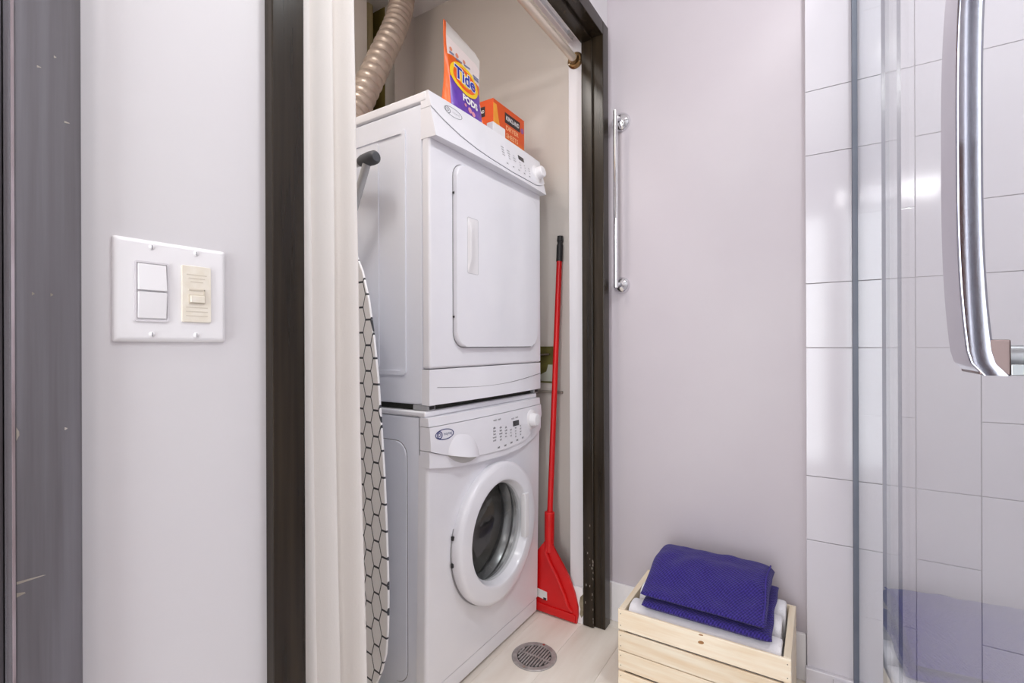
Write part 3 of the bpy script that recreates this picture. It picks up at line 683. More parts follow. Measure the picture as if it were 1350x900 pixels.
for j in range(NV):
    qf((back[0][j], front[0][j], front[0][j + 1], back[0][j + 1]), [(0.01, .5)] * 4)
    qf((front[NU][j], back[NU][j], back[NU][j + 1], front[NU][j + 1]), [(0.99, j / NV)] * 4)
for i in range(NU):
    qf((front[i][0], back[i][0], back[i + 1][0], front[i + 1][0]), [(.5, .1)] * 4)
    qf((back[i][NV], front[i][NV], front[i + 1][NV], back[i + 1][NV]), [(.5, .95)] * 4)
pouch = part('pouch_body', bm, k.m, dt)
def on_pouch(bm, d):
    bmesh.ops.subdivide_edges(bm, edges=[e for e in bm.edges if e.calc_length() > 0.012], cuts=2)
    for v in bm.verts:
        u, z = v.co.y, v.co.z; t = min(1, max(0, z / ptop(min(max(u, -HW), HW))))
        nar = 1 - 0.05 * math.sin(PI * min(1, t * 1.2)); uu = u / nar
        v.co = PB + V(pw_(uu, t) + 0.0012 * noise.noise(V(uu * 40, z * 30, 1.3)) + d + v.co.x, u, z)
yel = mat('print_yellow', (250, 206, 30), 0.35, col2=(252, 212, 40)); orr = mat('print_orange', (242, 96, 12), 0.35, col2=(246, 108, 20))
blu = mat('print_blue', (36, 52, 170), 0.35, col2=(42, 58, 176)); wht_p = mat('print_white', (246, 242, 242), 0.4, col2=(248, 245, 245))
def ell(a, b, cy, cz, rot, n=40):
    c, s = math.cos(rot), math.sin(rot)
    return [(cy + a * math.cos(2 * PI * i / n) * c - b * math.sin(2 * PI * i / n) * s, cz + a * math.cos(2 * PI * i / n) * s + b * math.sin(2 * PI * i / n) * c) for i in range(n)]
RT = math.radians(-6)
def pdisc(name, pts, d, m):
    bm = nb(); prism(bm, pts, V(0, 0, 0), Y_, Z_, X_, 0, 0.0003); bmesh.ops.triangulate(bm, faces=bm.faces); on_pouch(bm, d); part(name, bm, m, pouch)
def ring_band(a0, b0, a1, b1, d, m, name):
    bm = nb(); ring(bm, ell(a0, b0, -0.006, 0.118, RT), ell(a1, b1, -0.006, 0.118, RT), V(0, 0, 0), Y_, Z_, X_, 0, 0.0003); on_pouch(bm, d); part(name, bm, m, pouch)
ring_band(0.066, 0.047, 0.053, 0.036, 0.0010, yel, 'logo_ring'); ring_band(0.0532, 0.0362, 0.036, 0.022, 0.0010, orr, 'logo_ring'); ring_band(0.0362, 0.0222, 0.004, 0.003, 0.0010, yel, 'logo_ring')
bm = nb(); add_text(bm, 'Tide', 0.056, V(0, -0.006, 0.122), Y_, Z_, 0.0042, 0.05, 0.95, RT); on_pouch(bm, 0.0018); part('logo_outline', bm, wht_p, pouch)
bm = nb(); add_text(bm, 'Tide', 0.056, V(0, -0.006, 0.122), Y_, Z_, 0.0012, 0.05, 0.95, RT); on_pouch(bm, 0.0026); part('logo_lettering', bm, blu, pouch)
bm = nb(); add_text(bm, 'PODS', 0.029, V(0, 0.006, 0.054), Y_, Z_, 0.0014, 0.0, 1.0, math.radians(-4)); on_pouch(bm, 0.0016); part('product_lettering', bm, wht_p, pouch)
for (yy, zz, r) in ((-0.058, 0.190, 0.006), (-0.030, 0.184, 0.007), (0.004, 0.182, 0.006)):
    bm = nb(); prism(bm, circ(r, 14, yy, zz), V(0, 0, 0), Y_, Z_, X_, 0, 0.0003)
    on_pouch(bm, 0.0012); part('print_spot', bm, mat('print_salmon', (232, 150, 120), 0.4, col2=(236, 156, 126)), pouch)
for (yy, zz, ww) in ((-0.056, 0.178, 0.010), (-0.024, 0.171, 0.014), (0.016, 0.172, 0.014), (0.060, 0.160, 0.016), (0.060, 0.152, 0.014)):
    bm = nb(); prism(bm, rrect(ww, 0.0026, 0.001, yy, zz, 2), V(0, 0, 0), Y_, Z_, X_, 0, 0.0003)
    on_pouch(bm, 0.0012); part('print_bar', bm, mat('print_slate', (128, 136, 170), 0.4, col2=(134, 142, 176)), pouch)
for (yy, zz, r) in ((0.0, 0.028, 0.009), (0.016, 0.022, 0.008), (-0.02, 0.036, 0.005)):
    bm = nb(); prism(bm, circ(r, 14, yy, zz), V(0, 0, 0), Y_, Z_, X_, 0, 0.0003)
    on_pouch(bm, 0.0012); part('print_pod', bm, mat('print_pink', (226, 150, 170), 0.4, col2=(230, 156, 176)), pouch)
bm = nb(); add_text(bm, '1', 0.03, V(0, 0.066, 0.064), Y_, Z_, 0.001); on_pouch(bm, 0.0012); part('print_number', bm, wht_p, pouch)

# ------------------------------------------------------------------ box of dryer sheets
BX = -0.925; BY0, BY1 = 1.345, 1.548; BZ0, BZ1 = DZ1, 1.815
bxm = NT('orange_box_print'); tcx = bxm.n('ShaderNodeTexCoord'); spx = bxm.n('ShaderNodeSeparateXYZ'); bxm.l(tcx.outputs['Generated'], spx.inputs[0])
crx = bxm.n('ShaderNodeValToRGB'); crx.color_ramp.elements[0].color = lin((246, 206, 60)); crx.color_ramp.elements[0].position = 0.0
crx.color_ramp.elements[1].color = lin((228, 84, 14)); crx.color_ramp.elements[1].position = 0.42
e_ = crx.color_ramp.elements.new(0.22); e_.color = lin((244, 140, 30))
bxm.l(spx.outputs[2], crx.inputs['Fac']); bxm.l(crx.outputs[0], bxm.b.inputs['Base Color']); bxm.b.inputs['Roughness'].default_value = 0.35
ds = thing('dryer_sheet_box', 'orange cardboard box of dryer sheets beside the detergent pouch', 'box', (BX - 0.055, 1.446, BZ0))
bm = nb(); box(bm, BX - 0.11, BX, BY0, BY1, BZ0, BZ1, 0.0012, 1); dsb = part('carton', bm, bxm.m, ds)
blk = mat('print_black', (42, 24, 30), 0.4, col2=(48, 30, 36))
bm = nb(); prism(bm, rrect(0.050, 0.018, 0.001, 1.466, 1.777, 2), V(BX, 0, 0), Y_, Z_, X_, 0, 0.0005); part('brand_bar', bm, blk, dsb)
bm = nb(); add_text(bm, 'KIRKLAND', 0.021, V(BX + 0.0009, 1.466, 1.777), Y_, Z_, 0.0004, sx=0.86); part('brand_lettering', bm, wht_p, dsb)
bm = nb(); add_text(bm, 'DRYER', 0.022, V(BX + 0.0006, 1.463, 1.743), Y_, Z_, 0.0004, sx=1.25); add_text(bm, 'SHEETS', 0.022, V(BX + 0.0006, 1.463, 1.717), Y_, Z_, 0.0004, sx=1.1); part('product_lettering', bm, mat('print_peach', (252, 190, 140), 0.4, col2=(253, 196, 148)), dsb)
bm = nb(); prism(bm, circ(0.010, 18, 1.532, 1.770), V(BX, 0, 0), Y_, Z_, X_, 0, 0.0005); part('print_spot', bm, mat('print_purple', (150, 84, 150), 0.4, col2=(156, 90, 156)), dsb)
bm = nb(); prism(bm, [(1.3455, 1.652), (1.40, 1.652), (1.39, 1.72), (1.375, 1.76), (1.365, 1.80), (1.3455, 1.80)], V(BX, 0, 0), Y_, Z_, X_, 0, 0.0003); part('print_swirl', bm, mat('print_amber', (246, 150, 34), 0.4, col2=(248, 176, 60), scale=(20, 20, 20)), dsb)
bm = nb(); prism(bm, rrect(0.032, 0.017, 0.001, -(BX - 0.066), 1.777, 2), V(0, BY0, 0), -X_, Z_, -Y_, 0, 0.0005); part('brand_bar', bm, blk, dsb)
bm = nb(); add_text(bm, 'KIRKLAND', 0.014, V(BX - 0.066, BY0 - 0.0009, 1.777), X_, Z_, 0.0003, sx=0.86); part('brand_lettering', bm, wht_p, dsb)
bm = nb(); add_text(bm, 'DRYER', 0.015, V(BX - 0.066, BY0 - 0.0006, 1.744), X_, Z_, 0.0003); add_text(bm, 'SHEETS', 0.015, V(BX - 0.066, BY0 - 0.0006, 1.722), X_, Z_, 0.0003); part('product_lettering', bm, MATS['print_peach'], dsb)

# ------------------------------------------------------------------ curtain rod, track, curtain
RX, RZ = -0.728, 1.990
rd = thing('curtain_rod', 'satin metal curtain rod spanning the closet opening', 'curtain rod', (RX, 1.0, RZ))
bm = nb(); cyl(bm, (RX, 0.415, RZ), (RX, 1.570, RZ), 0.0135, 24); part('rod', bm, mat('satin_rod', (222, 208, 192), 0.4, 0.55, col2=(216, 202, 186)), rd)
for y, s in ((1.575, -1), (0.405, 1)):
    bm = nb(); lathe(bm, [(0, 0), (0.029, 0), (0.029, 0.004), (0.024, 0.009), (0.018, 0.010), (0.0165, 0.022), (0.0, 0.022)], V(RX, y, RZ), V(0, s, 0), 28); fl = part('flange', bm, brass, rd)
    for a in (90, 210, 330):
        bm = nb(); aa = math.radians(a); cyl(bm, (RX + 0.0235 * math.cos(aa), y + s * 0.006, RZ + 0.0235 * math.sin(aa)), (RX + 0.0235 * math.cos(aa), y + s * 0.0105, RZ + 0.0235 * math.sin(aa)), 0.003, 10); part('screw', bm, nickel, fl)
tk = thing('ceiling_track', 'white metal sliding track under the closet header', 'track', (-0.712, 1.0, 2.05))
bm = nb()
prism(bm, [(-0.012, 0.012), (0.012, 0.012), (0.012, -0.008), (0.008, -0.008), (0.008, 0.006), (-0.008, 0.006), (-0.008, -0.008), (-0.012, -0.008)], V(-0.716, 0, 2.0498), X_, Z_, Y_, 0.45, 1.545); part('rail', bm, white_plastic, tk, False)
bm = nb(); box(bm, -0.724, -0.708, 1.500, 1.530, 2.043, 2.055, 0.001, 1); part('end_stop', bm, grey_metal, tk)
bm = nb()
def f_c(i, j):
    z = 0.03 + (RZ + 0.022 - 0.03) * j
    low_ = 1 - j
    yr = 0.568 + 0.014 * low_ + 0.028 * low_ ** 2.5; yl_ = 0.425
    t = i; y = yl_ + (yr - yl_) * t
    nf = 3.6
    ph = 2 * PI * nf * t + 0.5 * math.sin(3.1 * j + 2 * t) - 1.1
    amp = 0.019 * (0.55 + 0.45 * low_) * (0.8 + 0.4 * math.sin(7 * t + 1))
    xx = -0.722 + amp * math.cos(ph) + 0.020 * low_ * 0.3 + (0.003 * noise.noise(V(y * 12, 0, z * 3)))
    yy = y + 0.006 * math.sin(ph * 1.0 + 0.8) 
    if j > 0.985: xx += 0.0
    return V(xx + 0.024 - 0.012 * 0, yy, z)
surf(bm, f_c, 150, 60)
o = solo('closet_curtain', bm, curtain_m, 'cream cloth curtain gathered at the side of the closet opening', 'curtain')
md = o.modifiers.new('thickness', 'SOLIDIFY'); md.thickness = 0.0012

# ------------------------------------------------------------------ ironing board
IBX, IBY = -0.900, 0.845; PHI = math.radians(8)
du = V(-math.cos(PHI), math.sin(PHI), 0); dn = V(-math.sin(PHI), -math.cos(PHI), 0)   # along the board backwards; normal towards the room
ib = thing('ironing_board', 'ironing board with hexagon patterned cover leaning beside the dryer', 'ironing board', (IBX - 0.18, IBY + 0.03, 0))
prof = [(0.18, 0.004), (0.13, 0.020), (0.085, 0.075), (0.055, 0.115), (0.028, 0.165), (0.010, 0.215), (0.002, 0.28), (0.0, 0.36), (0.002, 0.44), (0.008, 0.56), (0.015, 0.66), (0.026, 0.77), (0.040, 0.90), (0.057, 1.0), (0.080, 1.10), (0.108, 1.175), (0.140, 1.225), (0.165, 1.243), (0.18, 1.246)]
outl = prof + [(0.36 - u, v) for u, v in prof[-2:0:-1]]
k = NT('hexagon_cover_print'); b = k.b; b.inputs['Roughness'].default_value = 0.8
uvn = k.n('ShaderNodeUVMap')
def vm(op, a, bv):
    nd = k.n('ShaderNodeVectorMath', operation=op)
    for i, v in enumerate((a, bv)):
        if v is None: continue
        if isinstance(v, tuple): nd.inputs[i].default_value = v
        else: k.l(v, nd.inputs[i])
    return nd
r3 = math.sqrt(3)
# flat-topped hexagons: swap axes so that the standard pointy formula applies
p = uvn.outputs[0]
RR = (r3, 1.0, 1.0)      # cell in units of the row pitch: columns sqrt3 apart per two, rows 1
ga = vm('SUBTRACT', vm('FRACTION', vm('DIVIDE', p, RR).outputs[0], None).outputs[0], (0.5, 0.5, 0)).outputs[0]
ga = vm('MULTIPLY', ga, (r3, 1, 0)).outputs[0]
gb = vm('SUBTRACT', vm('FRACTION', vm('DIVIDE', vm('SUBTRACT', p, (r3 / 2, 0.5, 0)).outputs[0], RR).outputs[0], None).outputs[0], (0.5, 0.5, 0)).outputs[0]
gb = vm('MULTIPLY', gb, (r3, 1, 0)).outputs[0]
la = vm('LENGTH', ga, None).outputs['Value']; lb = vm('LENGTH', gb, None).outputs['Value']
ls = mathn('LESS_THAN', la, lb)
mxv = k.n('ShaderNodeMix'); mxv.data_type = 'VECTOR'; k.l(ls, mxv.inputs[0]); k.l(gb, mxv.inputs[4]); k.l(ga, mxv.inputs[5])
gg = vm('ABSOLUTE', mxv.outputs[1], None).outputs[0]
sg = k.n('ShaderNodeSeparateXYZ'); k.l(gg, sg.inputs[0])
d1 = vm('DOT_PRODUCT', gg, (r3 / 2, 0.5, 0)).outputs['Value']
dmx = mathn('MAXIMUM', d1, sg.outputs[1])
line = mathn('GREATER_THAN', dmx, 0.462)
k.l(mixc(line, lin((250, 249, 252)), lin((66, 68, 76))), b.inputs['Base Color'])
hexm = k.m
bm = nb(); uvl = bm.loops.layers.uv.new('UVMap')
def bpt(u, v, d): return V(IBX, IBY, 0) + du * u + dn * d + Z_ * v
layers = [(-0.003, 0.0), (0.001, 0.0), (0.0022, 0.0008), (0.003, 0.003)]
rings_ = []
for d, ins in layers:
    rw = []
    for (u, v) in outl:
        cu, cv = 0.18, min(max(v, 0.2), 1.05); q = Vector((u - cu, v - cv)); L = q.length; s_ = (L - ins) / L
        rw.append(bm.verts.new(bpt(cu + q.x * s_, cv + q.y * s_, d)))
    rings_.append(rw)
n_ = len(outl)
for a, c in zip(rings_, rings_[1:]):
    for i in range(n_): bm.faces.new((a[i], a[(i + 1) % n_], c[(i + 1) % n_], c[i]))
bm.faces.new(rings_[-1]); bm.faces.new(rings_[0][::-1])
inv = 1 / 0.066
for f in bm.faces:
    for lp in f.loops:
        q = lp.vert.co - V(IBX, IBY, 0); lp[uvl].uv = ((q.dot(du) + 0.020) * inv * 1.7, q.z * inv + 0.13)
part('board_cover', bm, hexm, ib)
def leg(name, p0, p1, r, m): 
    bm = nb(); cyl(bm, p0, p1, r, 18); return part(name, bm, m, ib)
fb = bpt(0.12, 1.478, -0.035)
leg('foot_tube', bpt(0.34, 1.495, -0.032), bpt(0.125, 1.482, -0.032), 0.011, grey_metal)
bm = nb(); p0 = bpt(0.165, 1.4845, -0.032); p1 = bpt(0.092, 1.480, -0.032)
lathe(bm, [(0.0, 0), (0.0135, 0), (0.0165, 0.012), (0.0185, 0.05), (0.0175, 0.066), (0.012, 0.073), (0, 0.074)], p0, p1 - p0, 22); part('foot_cap', bm, grey_rubber, ib, label='charcoal rubber foot cap')
bm = nb(); p0 = bpt(0.315, 1.494, -0.032); p1 = bpt(0.40, 1.499, -0.032)
lathe(bm, [(0.0, 0), (0.0135, 0), (0.0165, 0.012), (0.0185, 0.05), (0.0175, 0.066), (0.012, 0.073), (0, 0.074)], p0, p1 - p0, 22); part('foot_cap', bm, grey_rubber, ib, label='charcoal rubber foot cap')
leg('leg', bpt(0.135, 1.470, -0.030), bpt(0.27, 1.22, -0.024), 0.011, grey_metal)
leg('leg', bpt(0.27, 1.22, -0.024), bpt(0.19, 0.35, -0.024), 0.011, grey_metal)
leg('leg', bpt(0.31, 1.485, -0.026), bpt(0.23, 0.30, -0.024), 0.010, grey_metal)

# ------------------------------------------------------------------ long-handled red dustpan
dp = thing('dustpan', 'red plastic dustpan with a long red handle leaning beside the washer', 'dustpan', (-0.80, 1.545, 0))
YD = 1.5630
bm = nb()
# outline in (X, Z), swung flat against the wall return
ol = [(-0.885, 0.004), (-0.722, 0.001), (-0.7165, 0.030), (-0.7175, 0.060), (-0.729, 0.105), (-0.750, 0.155), (-0.775, 0.195), (-0.797, 0.225), (-0.813, 0.250), (-0.817, 0.262), (-0.852, 0.262), (-0.856, 0.250), (-0.870, 0.235), (-0.896, 0.205), (-0.905, 0.15), (-0.905, 0.05)]
prism(bm, ol, V(0, YD, 0), X_, Z_, -Y_, 0.0, 0.010, 0.003, 2)
pan = part('pan', bm, red_plastic, dp)
bm = nb()   # raised ridge along the sloping edge
tube(bm, [V(-0.838, YD - 0.006, 0.250), V(-0.840, YD - 0.014, 0.225), V(-0.822, YD - 0.015, 0.19), V(-0.795, YD - 0.015, 0.15), V(-0.770, YD - 0.014, 0.10), V(-0.752, YD - 0.013, 0.055), V(-0.738, YD - 0.011, 0.040)], 0.006, 10); part('ridge', bm, red_plastic, pan)
bm = nb(); prism(bm, [(-0.885, 0.010), (-0.726, 0.006), (-0.724, 0.030), (-0.735, 0.034), (-0.885, 0.038)], V(0, YD - 0.010, 0), X_, Z_, -Y_, -0.001, 0.006, 0.003, 2); part('lip', bm, red_plastic, pan)
bm = nb(); prism(bm, [(-0.882, 0.058), (-0.838, 0.052), (-0.838, 0.082), (-0.882, 0.088)], V(0, YD - 0.010, 0), X_, Z_, -Y_, -0.001, 0.003, 0.0008, 1); part('label', bm, mat('white_sticker', (226, 224, 222), 0.5, col2=(214, 214, 212)), pan)
bm = nb(); prism(bm, [(-0.852, 0.053), (-0.840, 0.0525), (-0.840, 0.061), (-0.852, 0.061)], V(0, YD - 0.013, 0), X_, Z_, -Y_, -0.001, 0.0008); part('label_print', bm, black_plastic, pan)
bm = nb(); cyl(bm, (-0.835, YD + 0.002, 0.225), (-0.834, YD + 0.004, 0.372), 0.017, 20, 0.0185, 0.003); part('socket', bm, red_plastic, dp)
h0, h1 = V(-0.834, YD + 0.003, 0.33), V(-0.8255, 1.636, 1.30)
bm = nb(); cyl(bm, h0, h1, 0.0105, 18); hd = part('handle', bm, red_plastic, dp)
hv = (h1 - h0).normalized()
bm = nb(); lathe(bm, [(0, 0), (0.0122, 0), (0.0122, 0.062), (0.0098, 0.066), (0.0098, 0.074), (0.0122, 0.077), (0.0110, 0.096), (0, 0.097)], h1 - hv * 0.005, hv, 18); part('grip_cap', bm, black_plastic, hd)

# ------------------------------------------------------------------ outlet box and rail on the closet side wall
ob = thing('valve_box', 'olive recessed valve box on the closet wall behind the dustpan handle', 'valve box', (-0.893, WB, 0.83))
olive = mat('olive_box', (112, 108, 50), 0.7, col2=(96, 92, 40), scale=(20, 20, 20))
bm = nb(); ring(bm, rrect(0.036, 0.070, 0.003, -0.893, 0.905, 2), rrect(0.033, 0.067, 0.002, -0.893, 0.905, 2), V(0, WB, 0), X_, Z_, -Y_, 0.0, 0.006); part('rim', bm, olive, ob)
bm = nb(); prism(bm, rrect(0.033, 0.067, 0.002, -0.893, 0.905, 2), V(0, WB, 0), X_, Z_, -Y_, 0.0, 0.0015); part('box_back', bm, olive, ob)
bm = nb(); prism(bm, [(-0.925, 0.8405), (-0.862, 0.8405), (-0.862, 0.905), (-0.884, 0.905), (-0.890, 0.878), (-0.925, 0.862)], V(0, WB - 0.0015, 0), X_, Z_, -Y_, 0.0, 0.002, 0.001, 1); part('cover_plate', bm, mat('pale_plate', (196, 200, 186), 0.5, col2=(188, 192, 176)), ob)
bm = nb(); cyl(bm, (-0.912, WB - 0.012, 0.943), (-0.872, WB - 0.012, 0.945), 0.0045, 12); vv = part('valve', bm, nickel, ob)
bm = nb(); cyl(bm, (-0.925, WB - 0.013, 0.942), (-0.911, WB - 0.013, 0.943), 0.006, 12); part('valve_knob', bm, black_plastic, vv)
bm = nb(); cyl(bm, (-0.892, WB - 0.012, 0.944), (-0.892, WB - 0.001, 0.944), 0.005, 12); part('valve_stem', bm, nickel, vv)
bm = nb(); cyl(bm, (-0.924, WB - 0.010, 0.846), (-0.915, WB - 0.010, 0.841), 0.006, 10); part('drain_clip', bm, black_plastic, ob)
bm = nb(); box(bm, -1.30, -0.820, WB - 0.010, WB, 0.796, 0.806, 0.001, 1); struct('trim_3', bm, mat('grey_batten', (150, 142, 134), 0.6, col2=(160, 152, 142)))

# ------------------------------------------------------------------ floor drain
DRN = V(-0.760, 1.322, 0)
fdr = thing('floor_drain', 'round slotted metal floor drain beside the washer', 'drain', (DRN.x, DRN.y, 0))
bm = nb(); lathe(bm, [(0.071, 0.0), (0.071, 0.0022), (0.069, 0.0040), (0.056, 0.0042), (0.054, 0.0030), (0.054, 0.0)], DRN, Z_, 48, closed=True); part('rim', bm, brushed, fdr)
bm = nb(); lathe(bm, [(0.0, 0.0006), (0.054, 0.0006), (0.054, 0.0), (0.0, 0.0)], DRN, Z_, 40); part('well', bm, mat('drain_dark', (34, 32, 32), 0.7, col2=(44, 42, 40)), fdr)
ad = math.radians(90); e1 = V(math.cos(ad), math.sin(ad), 0); e2 = V(-e1.y, e1.x, 0)
for kk in range(-5, 6):
    off = kk * 0.0094; half = math.sqrt(max(0.0535 ** 2 - (abs(off) + 0.003) ** 2, 0.0001))
    bm = nb(); O = DRN + e2 * off
    prism(bm, rrect(half, 0.0027, 0.0005, n=1), O, e1, e2, Z_, 0.0007, 0.0036); part('grate_bar', bm, brushed, fdr)
bm = nb(); prism(bm, rrect(0.0035, 0.0535, 0.0005, n=1), DRN, e1, e2, Z_, 0.0007, 0.0032)
part('grate_crossbar', bm, brushed, fdr)
for s in (-1, 1):
    bm = nb(); c = DRN + e2 * 0.0 + e1 * (0.0628 * s); cyl(bm, c + Z_ * 0.0035, c + Z_ * 0.0052, 0.0045, 12); part('screw', bm, nickel, fdr)

# ------------------------------------------------------------------ wooden crate
CX0, CX1, CY0, CY1, CT = -0.487, -0.058, 1.326, 1.612, 0.228
cr_ = thing('wooden_crate', 'pale pine slatted crate holding folded towels by the back wall', 'crate', ((CX0 + CX1) / 2, (CY0 + CY1) / 2, 0))
zs_ = [(0.003, 0.052), (0.058, 0.110), (0.113, 0.166), (0.171, CT)]
def slat(y0, y1, z0, z1):
    bm = nb(); box(bm, CX0, CX1, y0, y1, z0, z1, 0.0015, 1)
    for v in bm.verts: v.co.z += 0.0012 * noise.noise(V(v.co.x * 3, z0 * 50, y0))
    return part('slat', bm, pine, cr_)
kn = None
for i, (z0, z1) in enumerate(zs_):
    s = slat(CY0, CY0 + 0.008, z0, z1); slat(CY1 - 0.008, CY1, z0, z1)
    if i == 3: kn = s
bm = nb(); prism(bm, ell(0.0075, 0.0042, -0.262, 0.205, 0.2, 16), V(0, CY0, 0), X_, Z_, -Y_, 0, 0.0003); part('knot', bm, knot, kn)
bm = nb(); prism(bm, ell(0.006, 0.002, -0.262, 0.2245, 0.1, 12), V(0, CY0, 0), X_, Z_, -Y_, 0, 0.0003); part('knot', bm, knot, kn)
for x0 in (CX0 + 0.001, CX1 - 0.017):
    for z0, z1 in ((0.0, 0.074), (0.0765, 0.150), (0.1525, CT)):
        bm = nb(); box(bm, x0, x0 + 0.016, CY0 + 0.0082, CY1 - 0.0082, z0, z1, 0.001, 1); part('end_board', bm, pine_end, cr_)
for kk in range(5):
    y0 = CY0 + 0.012 + kk * 0.0535
    bm = nb(); box(bm, CX0 + 0.0172, CX1 - 0.0172, y0, y0 + 0.048, 0.004, 0.012, 0.001, 1); part('floor_slat', bm, pine, cr_)
for x0 in (CX0 + 0.008, CX1 - 0.008):
    for (z0, z1) in zs_:
        for zz in (z0 + 0.012, z1 - 0.012):
          bm = nb(); cyl(bm, (x0, CY0 - 0.0004, zz), (x0, CY0 + 0.0006, zz), 0.0014, 8)
          part('nail', bm, mat('nail_steel', (120, 112, 104), 0.5, 0.6, col2=(110, 102, 94)), cr_)

# ------------------------------------------------------------------ towels
def ss(t): t = min(1, max(0, t)); return t * t * (3 - 2 * t)
def soft_layer(bm, x0, x1, y0, y1, zb, zt, seed=0.0, nx=56, ny=34, pw=8, jit=0.0025, raise_=None):
    """one pillowy layer: zb(y), zt(y) give its lower and upper surface"""
    def hgt(x, y, top):
        xi = abs(2 * (x - x0) / (x1 - x0) - 1); et = abs(2 * (y - y0) / (y1 - y0) - 1)
        e = (max(0, 1 - xi ** (pw * 2.0)) ** 0.5) * (max(0, 1 - et ** pw) ** 0.5)
        a, b = zb(x, y), zt(x, y); m_ = (a + b) / 2
        zz = m_ + ((b - m_) if top else (a - m_)) * e
        return zz + (noise.noise(V(x * 22, y * 22, seed)) * jit if top else 0) * e
    def warp(x, y):
        return (x + 0.004 * noise.noise(V(y * 14, seed, 2.0)), y + 0.003 * noise.noise(V(x * 11, seed, 5.0)))
    def grid(top):
        g = []
        for i in range(nx + 1):
            r = []
            for j in range(ny + 1):
                sx = -math.cos(PI * i / nx) * 0.35 + (2 * i / nx - 1) * 0.65; sy = -math.cos(PI * j / ny) * 0.35 + (2 * j / ny - 1) * 0.65
                x = x0 + (x1 - x0) * (sx + 1) / 2; y = y0 + (y1 - y0) * (sy + 1) / 2
                wx, wy = warp(x, y)
                r.append(bm.verts.new((wx, wy, hgt(x, y, top))))
            g.append(r)
        return g
    t, b_ = grid(True), grid(False)
    for i in range(nx):
        for j in range(ny):
            bm.faces.new((t[i][j], t[i + 1][j], t[i + 1][j + 1], t[i][j + 1])); bm.faces.new((b_[i][j], b_[i][j + 1], b_[i + 1][j + 1], b_[i + 1][j]))
    bd = lambda g: [g[i][0] for i in range(nx + 1)] + [g[nx][j] for j in range(1, ny + 1)] + [g[i][ny] for i in range(nx - 1, -1, -1)] + [g[0][j] for j in range(ny - 1, 0, -1)]
    A, B = bd(t), bd(b_)
    for i in range(len(A)):
        j = (i + 1) % len(A)
        bm.faces.new((A[i], B[i], B[j], A[j]))
wl = ['white folded terry towel lying flat at the bottom of the crate', 'white folded terry towel lying flat under the rolled towels in the crate']
for i, (za, zb_) in enumerate(((0.0125, 0.068), (0.0685, 0.136))):
    bm = nb(); h = (zb_ - za) / 2
    for s in range(2):
        a, c = za + s * h, za + (s + 1) * h - 0.0012
        soft_layer(bm, CX0 + 0.024, CX1 - 0.0225, CY0 + 0.0115, CY1 - 0.012, (lambda x, y, a=a: a + 0.001), (lambda x, y, c=c: c - 0.0012), seed=i * 3.1 + s, nx=40, ny=24, jit=0.001)
    solo('white_towel', bm, towel_white, wl[i], 'towel', 'white towels folded in the crate')
rl = ['white rolled towel along the front slats of the crate', 'white rolled towel in the middle of the crate', 'white rolled towel along the back slats of the crate']
for i, (yc, hy, zt) in enumerate(((1.381, 0.0435, 0.2375), (1.469, 0.0430, 0.2520), (1.5565, 0.0430, 0.2560))):
    bm = nb(); xa, xb = CX0 + 0.0225 + 0.006 * (i % 2), CX1 - 0.0215 - 0.005 * (i % 2); zb_ = 0.1365; zc = (zt + zb_) / 2; hz = (zt - zb_) / 2
    prof_x = [(xa + 0.012, 0.0), (xa + 0.007, 0.30), (xa + 0.009, 0.42), (xa + 0.003, 0.58), (xa + 0.0055, 0.70), (xa, 0.84), (xa + 0.002, 0.95), (xa + 0.008, 1.0)]
    prof_x += [(xa + 0.008 + (xb - xa - 0.016) * t / 24, 1.0) for t in range(1, 24)]
    prof_x += [(xa + xb - x_, r_) for x_, r_ in prof_x[:8][::-1]]
    rws = []
    for x_, r_ in prof_x:
        rw = []
        for q in range(36):
            an = 2 * PI * q / 36; c, s_ = math.cos(an), math.sin(an)
            ey = math.copysign(abs(c) ** 0.75, c); ez = math.copysign(abs(s_) ** 0.75, s_)
            k_ = max(r_, 0.02) * (1 - 0.035 * abs(noise.noise(V(x_ * 26, q * 0.3 + i * 7, i))) if r_ == 1.0 else 1)
            rw.append(bm.verts.new((x_, yc + hy * ey * k_, zc + hz * ez * k_)))
        rws.append(rw)
    for a, c in zip(rws, rws[1:]):
        for q in range(36): bm.faces.new((a[q], a[(q + 1) % 36], c[(q + 1) % 36], c[q]))
    bm.faces.new(rws[0][::-1]); bm.faces.new(rws[-1])
    solo('white_towel', bm, towel_white, rl[i], 'towel', 'white towels rolled in the crate')
k = NT('purple_terry'); b = k.b
tc = k.n('ShaderNodeTexCoord'); mp = k.n('ShaderNodeMapping'); mp.inputs['Rotation'].default_value = (0, 0, math.radians(38)); k.l(tc.outputs['Object'], mp.inputs['Vector'])
wv1 = k.n('ShaderNodeTexWave'); wv1.inputs['Scale'].default_value = 58; wv1.inputs['Distortion'].default_value = 1.6; wv1.inputs['Detail'].default_value = 2; wv1.inputs['Detail Scale'].default_value = 6; k.l(mp.outputs[0], wv1.inputs['Vector'])
mp2 = k.n('ShaderNodeMapping'); mp2.inputs['Rotation'].default_value = (0, 0, math.radians(-52)); k.l(tc.outputs['Object'], mp2.inputs['Vector'])
wv2 = k.n('ShaderNodeTexWave'); wv2.inputs['Scale'].default_value = 40; wv2.inputs['Distortion'].default_value = 3; k.l(mp2.outputs[0], wv2.inputs['Vector'])
nzt = k.n('ShaderNodeTexNoise'); nzt.inputs['Scale'].default_value = 260; k.l(tc.outputs['Object'], nzt.inputs['Vector'])
